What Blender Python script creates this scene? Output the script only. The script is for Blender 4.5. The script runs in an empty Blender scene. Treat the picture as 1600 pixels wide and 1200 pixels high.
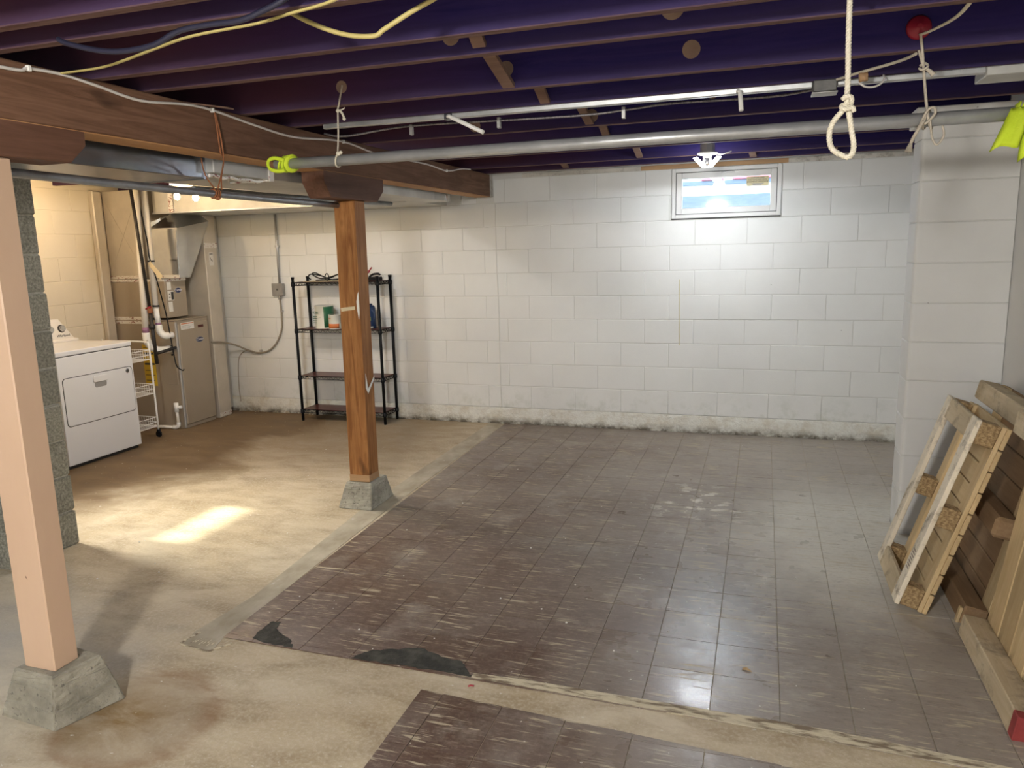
import bpy, bmesh, math, random
from mathutils import Vector, Matrix
random.seed(7)
S = bpy.context.scene
C = S.collection
PI = math.pi

# ------------------------------------------------------------------ camera
cam = bpy.data.cameras.new('camera')
cam.sensor_fit = 'HORIZONTAL'; cam.sensor_width = 36.0
cam.lens = 1183.86 * 36.0 / 1600.0
cam.clip_start = 0.02
co = bpy.data.objects.new('camera', cam); C.objects.link(co)
r_ = Vector((0.95004435, 0.31101297, -0.02620441)); u_ = Vector((-0.03075469, 0.17683242, 0.98376036)); f_ = Vector((-0.31059602, 0.93381006, -0.17756375))
M = Matrix.Identity(4)
for i in range(3):
    M[i][0] = r_[i]; M[i][1] = u_[i]; M[i][2] = -f_[i]
M.translation = Vector((0, 0, 1.597))
co.matrix_world = M
S.camera = co

# ------------------------------------------------------------------ world, sun, lamps, exposure
S.view_settings.view_transform = 'Standard'; S.view_settings.look = 'None'
S.view_settings.gamma = 1.0; S.view_settings.use_curve_mapping = False
S.view_settings.exposure = 0.22
w = bpy.data.worlds.new('sky'); S.world = w; w.use_nodes = True
bg = w.node_tree.nodes['Background']; bg.inputs[0].default_value = (0.72, 0.86, 1.0, 1); bg.inputs[1].default_value = 12.0

def add_light(name, kind, loc, energy, color, **kw):
    l = bpy.data.lights.new(name, kind); l.energy = energy; l.color = color
    for k, v in kw.items(): setattr(l, k, v)
    o = bpy.data.objects.new(name, l); C.objects.link(o); o.location = loc
    return o
sun = add_light('sun', 'SUN', (-12, 3.5, 9), 13.0, (1.0, 0.92, 0.76), angle=0.03)
sun.rotation_euler = Vector((1.0, 0.0, -0.727)).to_track_quat('-Z', 'Y').to_euler()
# ceiling lamp of the room behind the camera, and an added fill further left
add_light('ceiling_lamp_light', 'POINT', (-0.8, -0.95, 2.12), 330.0, (1.0, 0.97, 0.91), shadow_soft_size=0.14)
add_light('inner_fill_light', 'POINT', (-3.5, 4.4, 2.28), 50.0, (1.0, 0.97, 0.92), shadow_soft_size=0.06)  # added fill without a fixture, brightens the dryer front
add_light('left_fill_light', 'POINT', (-3.6, -1.4, 2.12), 16.0, (1.0, 0.96, 0.88), shadow_soft_size=0.09)
add_light('laundry_bulb_light', 'POINT', (-5.2, 4.65, 2.16), 20.0, (1.0, 0.70, 0.37), shadow_soft_size=0.04)
# area lamps added at the left windows to strengthen the light coming in
def pane_fill(name, y, z, sx, sy, energy, color, d, spread):
    o = add_light(name, 'AREA', (-5.945, y, z), energy, color, shape='RECTANGLE', size=sx, size_y=sy, spread=math.radians(spread))
    o.rotation_euler = Vector(d).to_track_quat('-Z', 'Y').to_euler()
pane_fill('left_window_sun_fill', 3.56, 2.01, 0.58, 0.26, 15.0, (1.0, 0.91, 0.76), (1.0, 0.0, -0.80), 42)
pane_fill('left_window_sky_fill', 0.90, 1.99, 0.84, 0.28, 4.0, (0.62, 0.80, 1.0), (1.0, 0.12, -0.55), 80)
# daylight comes in through the window openings: portals only guide the sky sampling
def portal(name, loc, rot, sx, sy):
    o = add_light(name, 'AREA', loc, 1.0, (1, 1, 1), shape='RECTANGLE', size=sx, size_y=sy)
    o.rotation_euler = rot; o.data.cycles.is_portal = True
    return o
portal('window_portal_back', (-0.3, 6.66, 1.98), (-PI/2, 0, 0), 0.78, 0.34)
portal('window_portal_left', (-6.05, 3.56, 2.01), (0, -PI/2, 0), 0.34, 0.64)
portal('window_portal_front', (-6.05, 0.9, 2.0), (0, -PI/2, 0), 0.36, 0.9)

# ------------------------------------------------------------------ material helpers
def new_mat(name):
    m = bpy.data.materials.new(name); m.use_nodes = True
    nt = m.node_tree
    return m, nt, nt.nodes['Principled BSDF']
def N(nt, t, **kw):
    n = nt.nodes.new(t)
    for k, v in kw.items(): setattr(n, k, v)
    return n
def L(nt, a, b): nt.links.new(a, b)
def coords(nt, world, scale=(1, 1, 1)):
    if world:
        g = N(nt, 'ShaderNodeNewGeometry').outputs['Position']
    else:
        g = N(nt, 'ShaderNodeTexCoord').outputs['Object']
    mp = N(nt, 'ShaderNodeMapping'); mp.inputs['Scale'].default_value = scale
    L(nt, g, mp.inputs['Vector'])
    return mp.outputs[0]
def noise(nt, vec, scale, detail=4, rough=0.6, dist=0.0):
    n = N(nt, 'ShaderNodeTexNoise'); n.inputs['Scale'].default_value = scale
    n.inputs['Detail'].default_value = detail; n.inputs['Roughness'].default_value = rough
    n.inputs['Distortion'].default_value = dist
    L(nt, vec, n.inputs['Vector'])
    return n.outputs['Fac']
def ramp(nt, fac, a, b, lo=0.0, hi=1.0):
    m = N(nt, 'ShaderNodeMapRange'); m.inputs['From Min'].default_value = a; m.inputs['From Max'].default_value = b
    m.inputs['To Min'].default_value = lo; m.inputs['To Max'].default_value = hi
    L(nt, fac, m.inputs['Value'])
    return m.outputs[0]
def mix(nt, fac, a, b, mode='MIX'):
    m = N(nt, 'ShaderNodeMix', data_type='RGBA', blend_type=mode)
    if isinstance(fac, float): m.inputs[0].default_value = fac
    else: L(nt, fac, m.inputs[0])
    for s, v in ((m.inputs[6], a), (m.inputs[7], b)):
        if isinstance(v, tuple): s.default_value = (*v[:3], 1)
        else: L(nt, v, s)
    return m.outputs[2]
def math_(nt, op, a, b=None):
    m = N(nt, 'ShaderNodeMath', operation=op)
    for s, v in ((m.inputs[0], a), (m.inputs[1], b)):
        if v is None: continue
        if isinstance(v, (int, float)): s.default_value = v
        else: L(nt, v, s)
    return m.outputs[0]
def bump(nt, bs, h, strength, dist=0.01):
    b = N(nt, 'ShaderNodeBump'); b.inputs['Strength'].default_value = strength; b.inputs['Distance'].default_value = dist
    L(nt, h, b.inputs['Height']); L(nt, b.outputs[0], bs.inputs['Normal'])
def pm(name, c1, c2=None, scale=6.0, stretch=(1, 1, 1), rough=0.6, metal=0.0, bmp=0.15, world=False, lo=0.35, hi=0.65, rand=0.0, detail=5, spec=0.5, dist=0.01, speck=None):
    m, nt, bs = new_mat(name)
    v = coords(nt, world, stretch)
    n = noise(nt, v, scale, detail)
    col = c1
    if c2 is not None: col = mix(nt, ramp(nt, n, lo, hi), c1, c2)
    if speck:
        sc, sl, sh, scol = speck
        col = mix(nt, ramp(nt, noise(nt, v, sc, 3), sl, sh), col, scol)
    if rand:
        oi = N(nt, 'ShaderNodeObjectInfo')
        f = ramp(nt, oi.outputs['Random'], 0, 1, 1 - rand, 1 + rand)
        hs = N(nt, 'ShaderNodeHueSaturation'); L(nt, f, hs.inputs['Value'])
        if isinstance(col, tuple): hs.inputs['Color'].default_value = (*col, 1)
        else: L(nt, col, hs.inputs['Color'])
        col = hs.outputs[0]
    if isinstance(col, tuple): bs.inputs['Base Color'].default_value = (*col, 1)
    else: L(nt, col, bs.inputs['Base Color'])
    bs.inputs['Roughness'].default_value = rough; bs.inputs['Metallic'].default_value = metal
    bs.inputs['Specular IOR Level'].default_value = spec
    if bmp: bump(nt, bs, noise(nt, v, scale * 3, 4), bmp, dist)
    return m
def emis(name, col, strength):
    m, nt, bs = new_mat(name)
    bs.inputs['Base Color'].default_value = (*col, 1)
    bs.inputs['Emission Color'].default_value = (*col, 1); bs.inputs['Emission Strength'].default_value = strength
    return m

# ------------------------------------------------------------------ materials
def concrete_floor():
    m, nt, bs = new_mat('concrete_floor')
    v = coords(nt, True)
    big = noise(nt, v, 0.9, 6, 0.62, 0.6)
    med = noise(nt, coords(nt, True, (1.0, 2.2, 1)), 3.0, 6, 0.65, 0.4)
    fine = noise(nt, v, 60, 4, 0.7)
    col = mix(nt, ramp(nt, big, 0.32, 0.66), (0.41, 0.32, 0.19), (0.63, 0.555, 0.42))
    col = mix(nt, ramp(nt, med, 0.42, 0.66, 0, 0.65), col, (0.28, 0.205, 0.12))
    col = mix(nt, ramp(nt, fine, 0.45, 0.72, 0, 0.55), col, (0.64, 0.57, 0.45))
    # damp stain ring next to the near pedestal, rust and moss coloured
    d = N(nt, 'ShaderNodeVectorMath', operation='DISTANCE'); L(nt, v, d.inputs[0]); d.inputs[1].default_value = (-2.05, 1.87, 0)
    dd = math_(nt, 'ADD', d.outputs['Value'], ramp(nt, big, 0.3, 0.7, -0.05, 0.05))
    ring = math_(nt, 'MULTIPLY', ramp(nt, dd, 0.20, 0.27), ramp(nt, dd, 0.33, 0.27))
    inner = ramp(nt, dd, 0.30, 0.24, 0, 0.45)
    col = mix(nt, inner, col, (0.27, 0.20, 0.13))
    col = mix(nt, math_(nt, 'MULTIPLY', ring, ramp(nt, med, 0.35, 0.7, 0.1, 0.75)), col, (0.24, 0.13, 0.06))
    d2 = N(nt, 'ShaderNodeVectorMath', operation='DISTANCE'); L(nt, v, d2.inputs[0]); d2.inputs[1].default_value = (-2.13, 1.86, 0)
    col = mix(nt, math_(nt, 'MULTIPLY', ramp(nt, d2.outputs['Value'], 0.22, 0.06), ramp(nt, med, 0.35, 0.62)), col, (0.22, 0.13, 0.035))
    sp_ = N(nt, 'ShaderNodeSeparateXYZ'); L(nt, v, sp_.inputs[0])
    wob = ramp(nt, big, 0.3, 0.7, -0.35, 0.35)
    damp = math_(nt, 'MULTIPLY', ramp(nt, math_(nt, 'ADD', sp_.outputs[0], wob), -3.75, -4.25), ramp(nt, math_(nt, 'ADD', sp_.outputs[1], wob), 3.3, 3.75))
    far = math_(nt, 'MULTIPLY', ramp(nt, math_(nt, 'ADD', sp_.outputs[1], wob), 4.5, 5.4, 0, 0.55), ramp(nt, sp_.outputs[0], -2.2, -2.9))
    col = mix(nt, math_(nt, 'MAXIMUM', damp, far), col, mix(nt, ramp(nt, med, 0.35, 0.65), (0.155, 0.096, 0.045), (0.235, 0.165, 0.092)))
    gz = math_(nt, 'MULTIPLY', ramp(nt, math_(nt, 'ADD', sp_.outputs[0], wob), -2.2, -2.9), ramp(nt, math_(nt, 'ADD', sp_.outputs[1], wob), 2.75, 2.0, 0, 0.75))
    col = mix(nt, gz, col, mix(nt, ramp(nt, med, 0.35, 0.65), (0.40, 0.395, 0.375), (0.48, 0.48, 0.465)))
    # flecks of paint
    sp = noise(nt, coords(nt, True, (1, 1.6, 1)), 34, 2, 0.4)
    col = mix(nt, ramp(nt, sp, 0.735, 0.75), col, (0.62, 0.58, 0.5))
    L(nt, col, bs.inputs['Base Color'])
    L(nt, ramp(nt, med, 0.3, 0.7, 0.55, 0.8), bs.inputs['Roughness'])
    bump(nt, bs, math_(nt, 'ADD', fine, math_(nt, 'MULTIPLY', med, 2.0)), 0.25, 0.006)
    return m
def tile_mat():
    m, nt, bs = new_mat('marbled_brown_tile')
    v = coords(nt, True)
    oi = N(nt, 'ShaderNodeObjectInfo').outputs['Random']
    big = noise(nt, v, 0.8, 5, 0.6, 0.5)
    streak = noise(nt, coords(nt, True, (5.5, 62, 1)), 1.0, 6, 0.62, 0.35)
    brk = noise(nt, v, 5.0, 3, 0.6)
    fine = noise(nt, v, 90, 4, 0.7)
    col = mix(nt, ramp(nt, big, 0.36, 0.62), (0.082, 0.036, 0.021), (0.122, 0.076, 0.054))
    col = mix(nt, ramp(nt, oi, 0, 1, 0, 0.35), col, (0.150, 0.112, 0.094))
    # worn and dusty towards the right; far tiles also lightened in place of lamp light
    sx = N(nt, 'ShaderNodeSeparateXYZ'); L(nt, v, sx.inputs[0])
    wear_far_light = math_(nt, 'ADD', math_(nt, 'ADD', ramp(nt, sx.outputs[0], -1.2, 0.6, 0, 0.80), ramp(nt, sx.outputs[1], 3.4, 5.8, 0, 0.38)), ramp(nt, big, 0.3, 0.7, -0.22, 0.22))
    col = mix(nt, math_(nt, 'MINIMUM', math_(nt, 'MAXIMUM', wear_far_light, 0.0), 1.0), col, (0.33, 0.29, 0.245))
    d = N(nt, 'ShaderNodeVectorMath', operation='DISTANCE'); L(nt, coords(nt, True, (1.35, 0.85, 1)), d.inputs[0]); d.inputs[1].default_value = (0.72, 3.60, 0)
    dusty = math_(nt, 'ADD', ramp(nt, d.outputs['Value'], 1.05, 0.30, 0, 1.2), ramp(nt, noise(nt, v, 3.0, 6, 0.7), 0.3, 0.7, -0.35, 0.25))
    col = mix(nt, math_(nt, 'MINIMUM', math_(nt, 'MAXIMUM', dusty, 0.0), 0.95), col, (0.60, 0.57, 0.49))
    thr = math_(nt, 'ADD', streak, math_(nt, 'MULTIPLY', math_(nt, 'SUBTRACT', brk, 0.5), 0.28))
    col = mix(nt, ramp(nt, thr, 0.585, 0.64, 0, 0.85), col, (0.50, 0.43, 0.30))
    s2 = noise(nt, coords(nt, True, (9, 120, 1)), 1.0, 5, 0.6, 0.2)
    col = mix(nt, ramp(nt, s2, 0.60, 0.66, 0, 0.6), col, (0.40, 0.34, 0.25))
    col = mix(nt, ramp(nt, s2, 0.40, 0.30, 0, 0.4), col, (0.05, 0.03, 0.022))
    blot = noise(nt, coords(nt, True, (1, 1.5, 1)), 9, 3, 0.5)
    col = mix(nt, ramp(nt, blot, 0.74, 0.79, 0, 0.8), col, (0.48, 0.43, 0.33))
    sp = noise(nt, v, 48, 2, 0.4)
    col = mix(nt, ramp(nt, sp, 0.76, 0.77), col, (0.62, 0.58, 0.5))
    L(nt, col, bs.inputs['Base Color'])
    at = N(nt, 'ShaderNodeAttribute', attribute_type='OBJECT', attribute_name='polish').outputs['Fac']
    rr = math_(nt, 'ADD', ramp(nt, brk, 0.3, 0.7, 0.34, 0.50), ramp(nt, oi, 0, 1, -0.05, 0.07))
    rr = math_(nt, 'SUBTRACT', rr, math_(nt, 'MULTIPLY', at, 0.17))
    col = mix(nt, ramp(nt, fine, 0.52, 0.75, 0, 0.26), col, (0.40, 0.32, 0.25))
    scf = noise(nt, coords(nt, True, (1, 2.4, 1)), 16, 9, 0.75, 0.3)
    col = mix(nt, ramp(nt, scf, 0.52, 0.70, 0, 0.45), col, (0.36, 0.29, 0.225))
    col = mix(nt, ramp(nt, scf, 0.46, 0.32, 0, 0.40), col, (0.055, 0.032, 0.022))
    dsp = N(nt, 'ShaderNodeVectorMath', operation='DISTANCE'); L(nt, coords(nt, True, (1, 0.75, 1)), dsp.inputs[0]); dsp.inputs[1].default_value = (-0.36, 3.47, 0)
    spl = math_(nt, 'MULTIPLY', ramp(nt, dsp.outputs['Value'], 0.36, 0.12), ramp(nt, noise(nt, coords(nt, True, (1, 1.7, 1)), 8, 5, 0.6), 0.56, 0.60))
    col = mix(nt, spl, col, (0.62, 0.58, 0.50))
    L(nt, col, bs.inputs['Base Color'])
    L(nt, math_(nt, 'ADD', rr, ramp(nt, thr, 0.55, 0.7, 0, 0.2)), bs.inputs['Roughness'])
    bs.inputs['Specular IOR Level'].default_value = 0.6
    bump(nt, bs, math_(nt, 'ADD', fine, thr), 0.10, 0.004)
    return m
def painted_block(name, c, dirt, lowdirt=True):
    m, nt, bs = new_mat(name)
    v = coords(nt, True)
    fine = noise(nt, v, 110, 4, 0.75)
    big = noise(nt, v, 1.6, 5, 0.6)
    col = mix(nt, ramp(nt, big, 0.35, 0.7), c, tuple(x * 0.92 for x in c))
    oi = N(nt, 'ShaderNodeObjectInfo').outputs['Random']
    col = mix(nt, ramp(nt, oi, 0, 1, 0, 0.045), col, dirt)
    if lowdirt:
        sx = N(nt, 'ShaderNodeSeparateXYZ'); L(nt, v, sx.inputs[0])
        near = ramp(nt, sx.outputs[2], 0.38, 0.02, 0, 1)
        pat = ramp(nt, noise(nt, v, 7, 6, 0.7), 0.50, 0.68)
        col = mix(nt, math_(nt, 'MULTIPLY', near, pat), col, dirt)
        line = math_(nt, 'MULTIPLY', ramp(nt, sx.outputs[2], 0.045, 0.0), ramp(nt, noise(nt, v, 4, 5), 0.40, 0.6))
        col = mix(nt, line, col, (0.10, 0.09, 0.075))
    pit = noise(nt, v, 23, 2, 0.5)
    col = mix(nt, ramp(nt, pit, 0.775, 0.785, 0, 0.6), col, (0.2, 0.19, 0.18))
    L(nt, col, bs.inputs['Base Color']); bs.inputs['Roughness'].default_value = 0.72
    bump(nt, bs, math_(nt, 'ADD', fine, math_(nt, 'MULTIPLY', big, 2.0)), 0.22, 0.004)
    return m
def parge():
    m, nt, bs = new_mat('parged_base')
    v = coords(nt, True)
    sx = N(nt, 'ShaderNodeSeparateXYZ'); L(nt, v, sx.inputs[0])
    n1 = noise(nt, v, 9, 6, 0.7); n2 = noise(nt, v, 40, 5, 0.7)
    col = mix(nt, ramp(nt, n1, 0.45, 0.70), (0.74, 0.74, 0.68), (0.60, 0.56, 0.46))
    line = math_(nt, 'MULTIPLY', ramp(nt, sx.outputs[2], 0.075, 0.0), ramp(nt, n1, 0.36, 0.58))
    col = mix(nt, line, col, (0.085, 0.07, 0.05))
    L(nt, col, bs.inputs['Base Color']); bs.inputs['Roughness'].default_value = 0.8
    bump(nt, bs, math_(nt, 'ADD', n1, n2), 0.6, 0.02)
    return m
def wood(name, c1, c2, axis, scale=1.0, rough=0.6, knots=True, rand=0.0, world=True, stain=None):
    m, nt, bs = new_mat(name)
    st = [16.0, 16.0, 16.0]; st[axis] = 1.1
    v = coords(nt, world, tuple(s * scale for s in st))
    g = noise(nt, v, 2.0, 6, 0.65, 1.2)
    col = mix(nt, ramp(nt, g, 0.34, 0.66), c1, c2)
    v2 = coords(nt, world)
    b = noise(nt, v2, 2.2, 4)
    col = mix(nt, ramp(nt, b, 0.4, 0.72, 0, 0.5), col, tuple(x * 0.62 for x in c1))
    if knots:
        st2 = [9.0, 9.0, 9.0]; st2[axis] = 3.0
        k = noise(nt, coords(nt, world, tuple(st2)), 1.0, 2, 0.4)
        col = mix(nt, ramp(nt, k, 0.70, 0.76, 0, 0.7), col, tuple(x * 0.30 for x in c1))
    if stain:
        s = noise(nt, v2, 11, 6, 0.75)
        col = mix(nt, ramp(nt, s, 0.50, 0.68, 0, 0.8), col, stain)
    if rand:
        oi = N(nt, 'ShaderNodeObjectInfo')
        hs = N(nt, 'ShaderNodeHueSaturation'); L(nt, ramp(nt, oi.outputs['Random'], 0, 1, 1 - rand, 1 + rand), hs.inputs['Value'])
        L(nt, col, hs.inputs['Color']); col = hs.outputs[0]
    L(nt, col, bs.inputs['Base Color']); bs.inputs['Roughness'].default_value = rough; bs.inputs['Specular IOR Level'].default_value = 0.25
    bump(nt, bs, g, 0.18, 0.004)
    return m
def glass_mat():
    m = bpy.data.materials.new('window_glass'); m.use_nodes = True; nt = m.node_tree
    for n in list(nt.nodes): nt.nodes.remove(n)
    o = N(nt, 'ShaderNodeOutputMaterial'); t = N(nt, 'ShaderNodeBsdfTransparent'); g = N(nt, 'ShaderNodeBsdfGlossy')
    t.inputs[0].default_value = (0.93, 0.97, 0.98, 1); g.inputs['Roughness'].default_value = 0.04
    mx = N(nt, 'ShaderNodeMixShader'); mx.inputs[0].default_value = 0.06
    L(nt, t.outputs[0], mx.inputs[1]); L(nt, g.outputs[0], mx.inputs[2]); L(nt, mx.outputs[0], o.inputs[0])
    return m
def foil_tape():
    m, nt, bs = new_mat('printed_foil_tape')
    v = coords(nt, True)
    s = noise(nt, coords(nt, True, (14, 14, 30)), 1.5, 3, 0.6, 1.5)
    col = mix(nt, ramp(nt, s, 0.56, 0.62), (0.80, 0.77, 0.72), (0.30, 0.12, 0.10))
    L(nt, col, bs.inputs['Base Color']); bs.inputs['Metallic'].default_value = 0.5; bs.inputs['Roughness'].default_value = 0.45
    bump(nt, bs, noise(nt, v, 40, 4), 0.4, 0.004)
    return m

MT = {}
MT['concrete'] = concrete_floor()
MT['strip'] = pm('smoothed_concrete_strip', (0.32, 0.275, 0.195), (0.47, 0.42, 0.33), 7, (1, 0.6, 1), 0.85, bmp=0.2, world=True, speck=(14, 0.66, 0.72, (0.5, 0.47, 0.42)))
MT['tile'] = tile_mat()
MT['mastic'] = pm('black_mastic', (0.022, 0.022, 0.018), (0.075, 0.075, 0.06), 16, rough=0.75, bmp=0.6, world=True, lo=0.42, hi=0.7)
MT['adhesive'] = pm('worn_cream_edge', (0.60, 0.53, 0.38), (0.20, 0.15, 0.10), 13, (0.7, 3.0, 1), 0.75, bmp=0.3, world=True, lo=0.46, hi=0.60)
MT['white_block'] = painted_block('white_painted_block', (0.74, 0.745, 0.725), (0.46, 0.49, 0.42))
MT['white_joint'] = painted_block('white_painted_joint', (0.63, 0.63, 0.60), (0.42, 0.42, 0.36))
MT['cream_block'] = painted_block('cream_painted_block', (0.76, 0.69, 0.555), (0.5, 0.44, 0.34))
MT['stub_block'] = painted_block('white_painted_pier_block', (0.66, 0.655, 0.635), (0.5, 0.52, 0.47))
MT['parge'] = parge()
MT['raw_block'] = pm('raw_concrete_block', (0.15, 0.145, 0.115), (0.36, 0.345, 0.285), 85, rough=0.95, bmp=0.9, world=True, lo=0.34, hi=0.68, rand=0.12, dist=0.006)
MT['raw_mortar'] = pm('grey_mortar', (0.30, 0.29, 0.25), (0.40, 0.39, 0.34), 40, rough=0.95, bmp=0.6, world=True)
MT['pedestal'] = pm('cast_concrete', (0.27, 0.255, 0.21), (0.43, 0.41, 0.345), 13, rough=0.9, bmp=0.8, world=True, speck=(70, 0.60, 0.68, (0.12, 0.11, 0.09)), dist=0.012)
MT['near_pedestal'] = pm('weathered_cast_concrete', (0.19, 0.175, 0.135), (0.33, 0.305, 0.24), 9, rough=0.9, bmp=0.9, world=True, speck=(60, 0.62, 0.70, (0.13, 0.12, 0.10)), dist=0.012)
def joist_mat():
    m, nt, bs = new_mat('dark_stained_joist')
    v = coords(nt, True)
    sx = N(nt, 'ShaderNodeSeparateXYZ'); L(nt, v, sx.inputs[0])
    nz = N(nt, 'ShaderNodeSeparateXYZ'); L(nt, N(nt, 'ShaderNodeNewGeometry').outputs['True Normal'], nz.inputs[0])
    g = noise(nt, coords(nt, True, (1.2, 14, 16)), 2.0, 6, 0.65, 1.0)
    col = mix(nt, ramp(nt, g, 0.35, 0.65), (0.021, 0.014, 0.098), (0.036, 0.024, 0.120))
    col = mix(nt, ramp(nt, sx.outputs[0], -0.9, -2.0), col, (0.066, 0.022, 0.040))
    # lighter along the lower edge; underside coloured as if lit by floor bounce
    dust = math_(nt, 'MULTIPLY', ramp(nt, math_(nt, 'ADD', sx.outputs[2], math_(nt, 'MULTIPLY', g, 0.05)), ZJ0 + 0.085, ZJ0 + 0.02), 0.7)
    col = mix(nt, dust, col, (0.052, 0.036, 0.078))
    under = ramp(nt, nz.outputs[2], -0.6, -0.8)
    col = mix(nt, under, col, mix(nt, ramp(nt, g, 0.4, 0.6), (0.11, 0.058, 0.052), (0.18, 0.11, 0.095)))
    L(nt, col, bs.inputs['Base Color']); bs.inputs['Roughness'].default_value = 0.8; bs.inputs['Specular IOR Level'].default_value = 0.2
    bump(nt, bs, g, 0.2, 0.004)
    return m
ZJ0 = 2.22
MT['joist'] = joist_mat()
MT['subfloor'] = wood('dark_blue_black_boards', (0.016, 0.012, 0.075), (0.024, 0.018, 0.095), 1, rough=0.8, knots=False)
MT['bridging'] = wood('brown_bridging', (0.20, 0.12, 0.09), (0.27, 0.17, 0.13), 0, rough=0.7, knots=False)
MT['knot'] = pm('fresh_wood_disc', (0.26, 0.165, 0.12), (0.33, 0.22, 0.16), 20, rough=0.7, bmp=0.1)
MT['beam'] = wood('dark_brown_beam', (0.125, 0.061, 0.034), (0.22, 0.118, 0.073), 1, rough=0.65)
MT['bounce_under'] = wood('bounce_lit_beam_underside', (0.42, 0.21, 0.085), (0.52, 0.29, 0.13), 1, rough=0.6, knots=False)  # paler than the beam, bounce light put into the colour
MT['galv_shiny'] = pm('bright_sheet_metal', (0.48, 0.49, 0.50), (0.58, 0.59, 0.60), 5, rough=0.17, metal=1.0, bmp=0.04, world=True)
MT['rail'] = pm('dull_steel_rail', (0.24, 0.25, 0.27), (0.33, 0.34, 0.36), 12, rough=0.42, metal=0.6, bmp=0.08, world=True)
MT['bolster'] = wood('dark_stained_bolster', (0.115, 0.055, 0.034), (0.17, 0.085, 0.055), 1, rough=0.6)
MT['post'] = wood('orange_brown_fir', (0.235, 0.090, 0.024), (0.46, 0.215, 0.075), 2, rough=0.55)
MT['tan_paint'] = pm('tan_painted_post', (0.53, 0.36, 0.245), (0.565, 0.39, 0.27), 5, (1, 1, 0.4), 0.5, bmp=0.12, speck=(26, 0.73, 0.75, (0.16, 0.09, 0.05)), world=True)
MT['sill'] = wood('painted_sill_plate', (0.55, 0.52, 0.46), (0.66, 0.63, 0.57), 0, rough=0.7, stain=(0.25, 0.22, 0.18))
MT['brown_sill'] = wood('bare_sill_board', (0.42, 0.25, 0.13), (0.50, 0.32, 0.17), 0, rough=0.65, knots=False)
MT['galv'] = pm('galvanised_sheet', (0.25, 0.265, 0.30), (0.34, 0.355, 0.39), 7, rough=0.27, metal=0.95, bmp=0.05, world=True)
MT['galv_dull'] = pm('dull_galvanised_sheet', (0.50, 0.49, 0.46), (0.60, 0.59, 0.55), 5, rough=0.52, metal=0.75, bmp=0.06, world=True)
MT['galv_warm'] = pm('aged_galvanised_sheet', (0.56, 0.51, 0.43), (0.64, 0.58, 0.49), 5, (1, 1, 1), 0.55, metal=0.4, bmp=0.06, world=True)
MT['pipe'] = pm('steel_pipe', (0.36, 0.365, 0.37), (0.46, 0.465, 0.47), 9, rough=0.34, metal=0.45, bmp=0.06, world=True)
MT['dark_pipe'] = pm('dark_steel_pipe', (0.16, 0.17, 0.18), (0.24, 0.25, 0.26), 12, rough=0.40, metal=0.8, bmp=0.08, world=True)
MT['conduit'] = pm('conduit', (0.46, 0.47, 0.47), (0.58, 0.58, 0.58), 10, rough=0.38, metal=0.7, bmp=0.04, world=True)
MT['white_pl'] = pm('white_plastic', (0.82, 0.81, 0.77), rough=0.4, bmp=0.0)
MT['pvc'] = pm('white_pvc', (0.74, 0.70, 0.62), (0.80, 0.76, 0.69), 8, rough=0.4, bmp=0.0)
MT['purple'] = pm('purple_primer', (0.26, 0.13, 0.22), rough=0.5, bmp=0.0)
MT['black'] = pm('black_iron', (0.018, 0.017, 0.016), (0.035, 0.03, 0.028), 20, rough=0.5, metal=0.2, bmp=0.1)
MT['black_coat'] = pm('black_coated_steel', (0.006, 0.007, 0.009), rough=0.4, bmp=0.0, spec=0.2)
MT['mahogany'] = wood('mahogany_laminate', (0.075, 0.018, 0.014), (0.115, 0.030, 0.022), 0, rough=0.32, knots=False)
MT['enamel'] = pm('white_enamel', (0.82, 0.83, 0.84), rough=0.25, bmp=0.0)
MT['console'] = pm('white_console', (0.82, 0.79, 0.73), rough=0.35, bmp=0.0)
MT['seam'] = pm('dark_seam', (0.05, 0.05, 0.05), rough=0.8, bmp=0.0)
MT['taupe'] = pm('taupe_cabinet_steel', (0.36, 0.30, 0.225), (0.385, 0.32, 0.245), 3, rough=0.42, metal=0.25, bmp=0.02, world=True)
MT['grey_trim'] = pm('grey_trim', (0.42, 0.41, 0.40), rough=0.4, metal=0.4, bmp=0.0)
MT['navy'] = pm('navy_badge', (0.012, 0.020, 0.085), rough=0.3, bmp=0.0)
MT['silver'] = pm('silver', (0.7, 0.7, 0.7), rough=0.25, metal=0.9, bmp=0.0)
MT['letter_w'] = pm('white_lettering', (0.8, 0.8, 0.8), rough=0.4, bmp=0.0)
MT['letter_k'] = pm('black_lettering', (0.03, 0.03, 0.03), rough=0.5, bmp=0.0)
MT['paper'] = pm('paper_label', (0.75, 0.73, 0.68), (0.68, 0.65, 0.6), 30, rough=0.6, bmp=0.0)
MT['yellow_label'] = pm('yellow_label', (0.62, 0.42, 0.03), rough=0.5, bmp=0.0)
MT['tape'] = foil_tape()
MT['rope'] = pm('braided_cotton_rope', (0.66, 0.60, 0.47), (0.74, 0.69, 0.57), 120, rough=0.9, bmp=0.3)
MT['rope_old'] = pm('old_cord', (0.44, 0.385, 0.31), (0.55, 0.49, 0.40), 120, rough=0.9, bmp=0.3)
MT['neon'] = pm('neon_yellow_cloth', (0.52, 0.66, 0.02), (0.60, 0.74, 0.04), 14, rough=0.8, bmp=0.25)
MT['romex'] = pm('yellow_cable', (0.44, 0.36, 0.13), (0.50, 0.42, 0.17), 10, rough=0.5, bmp=0.0)
MT['white_cable'] = pm('white_cable', (0.66, 0.62, 0.58), rough=0.5, bmp=0.0)
MT['dark_cable'] = pm('dark_translucent_hose', (0.020, 0.020, 0.040), rough=0.4, bmp=0.0)
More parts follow.
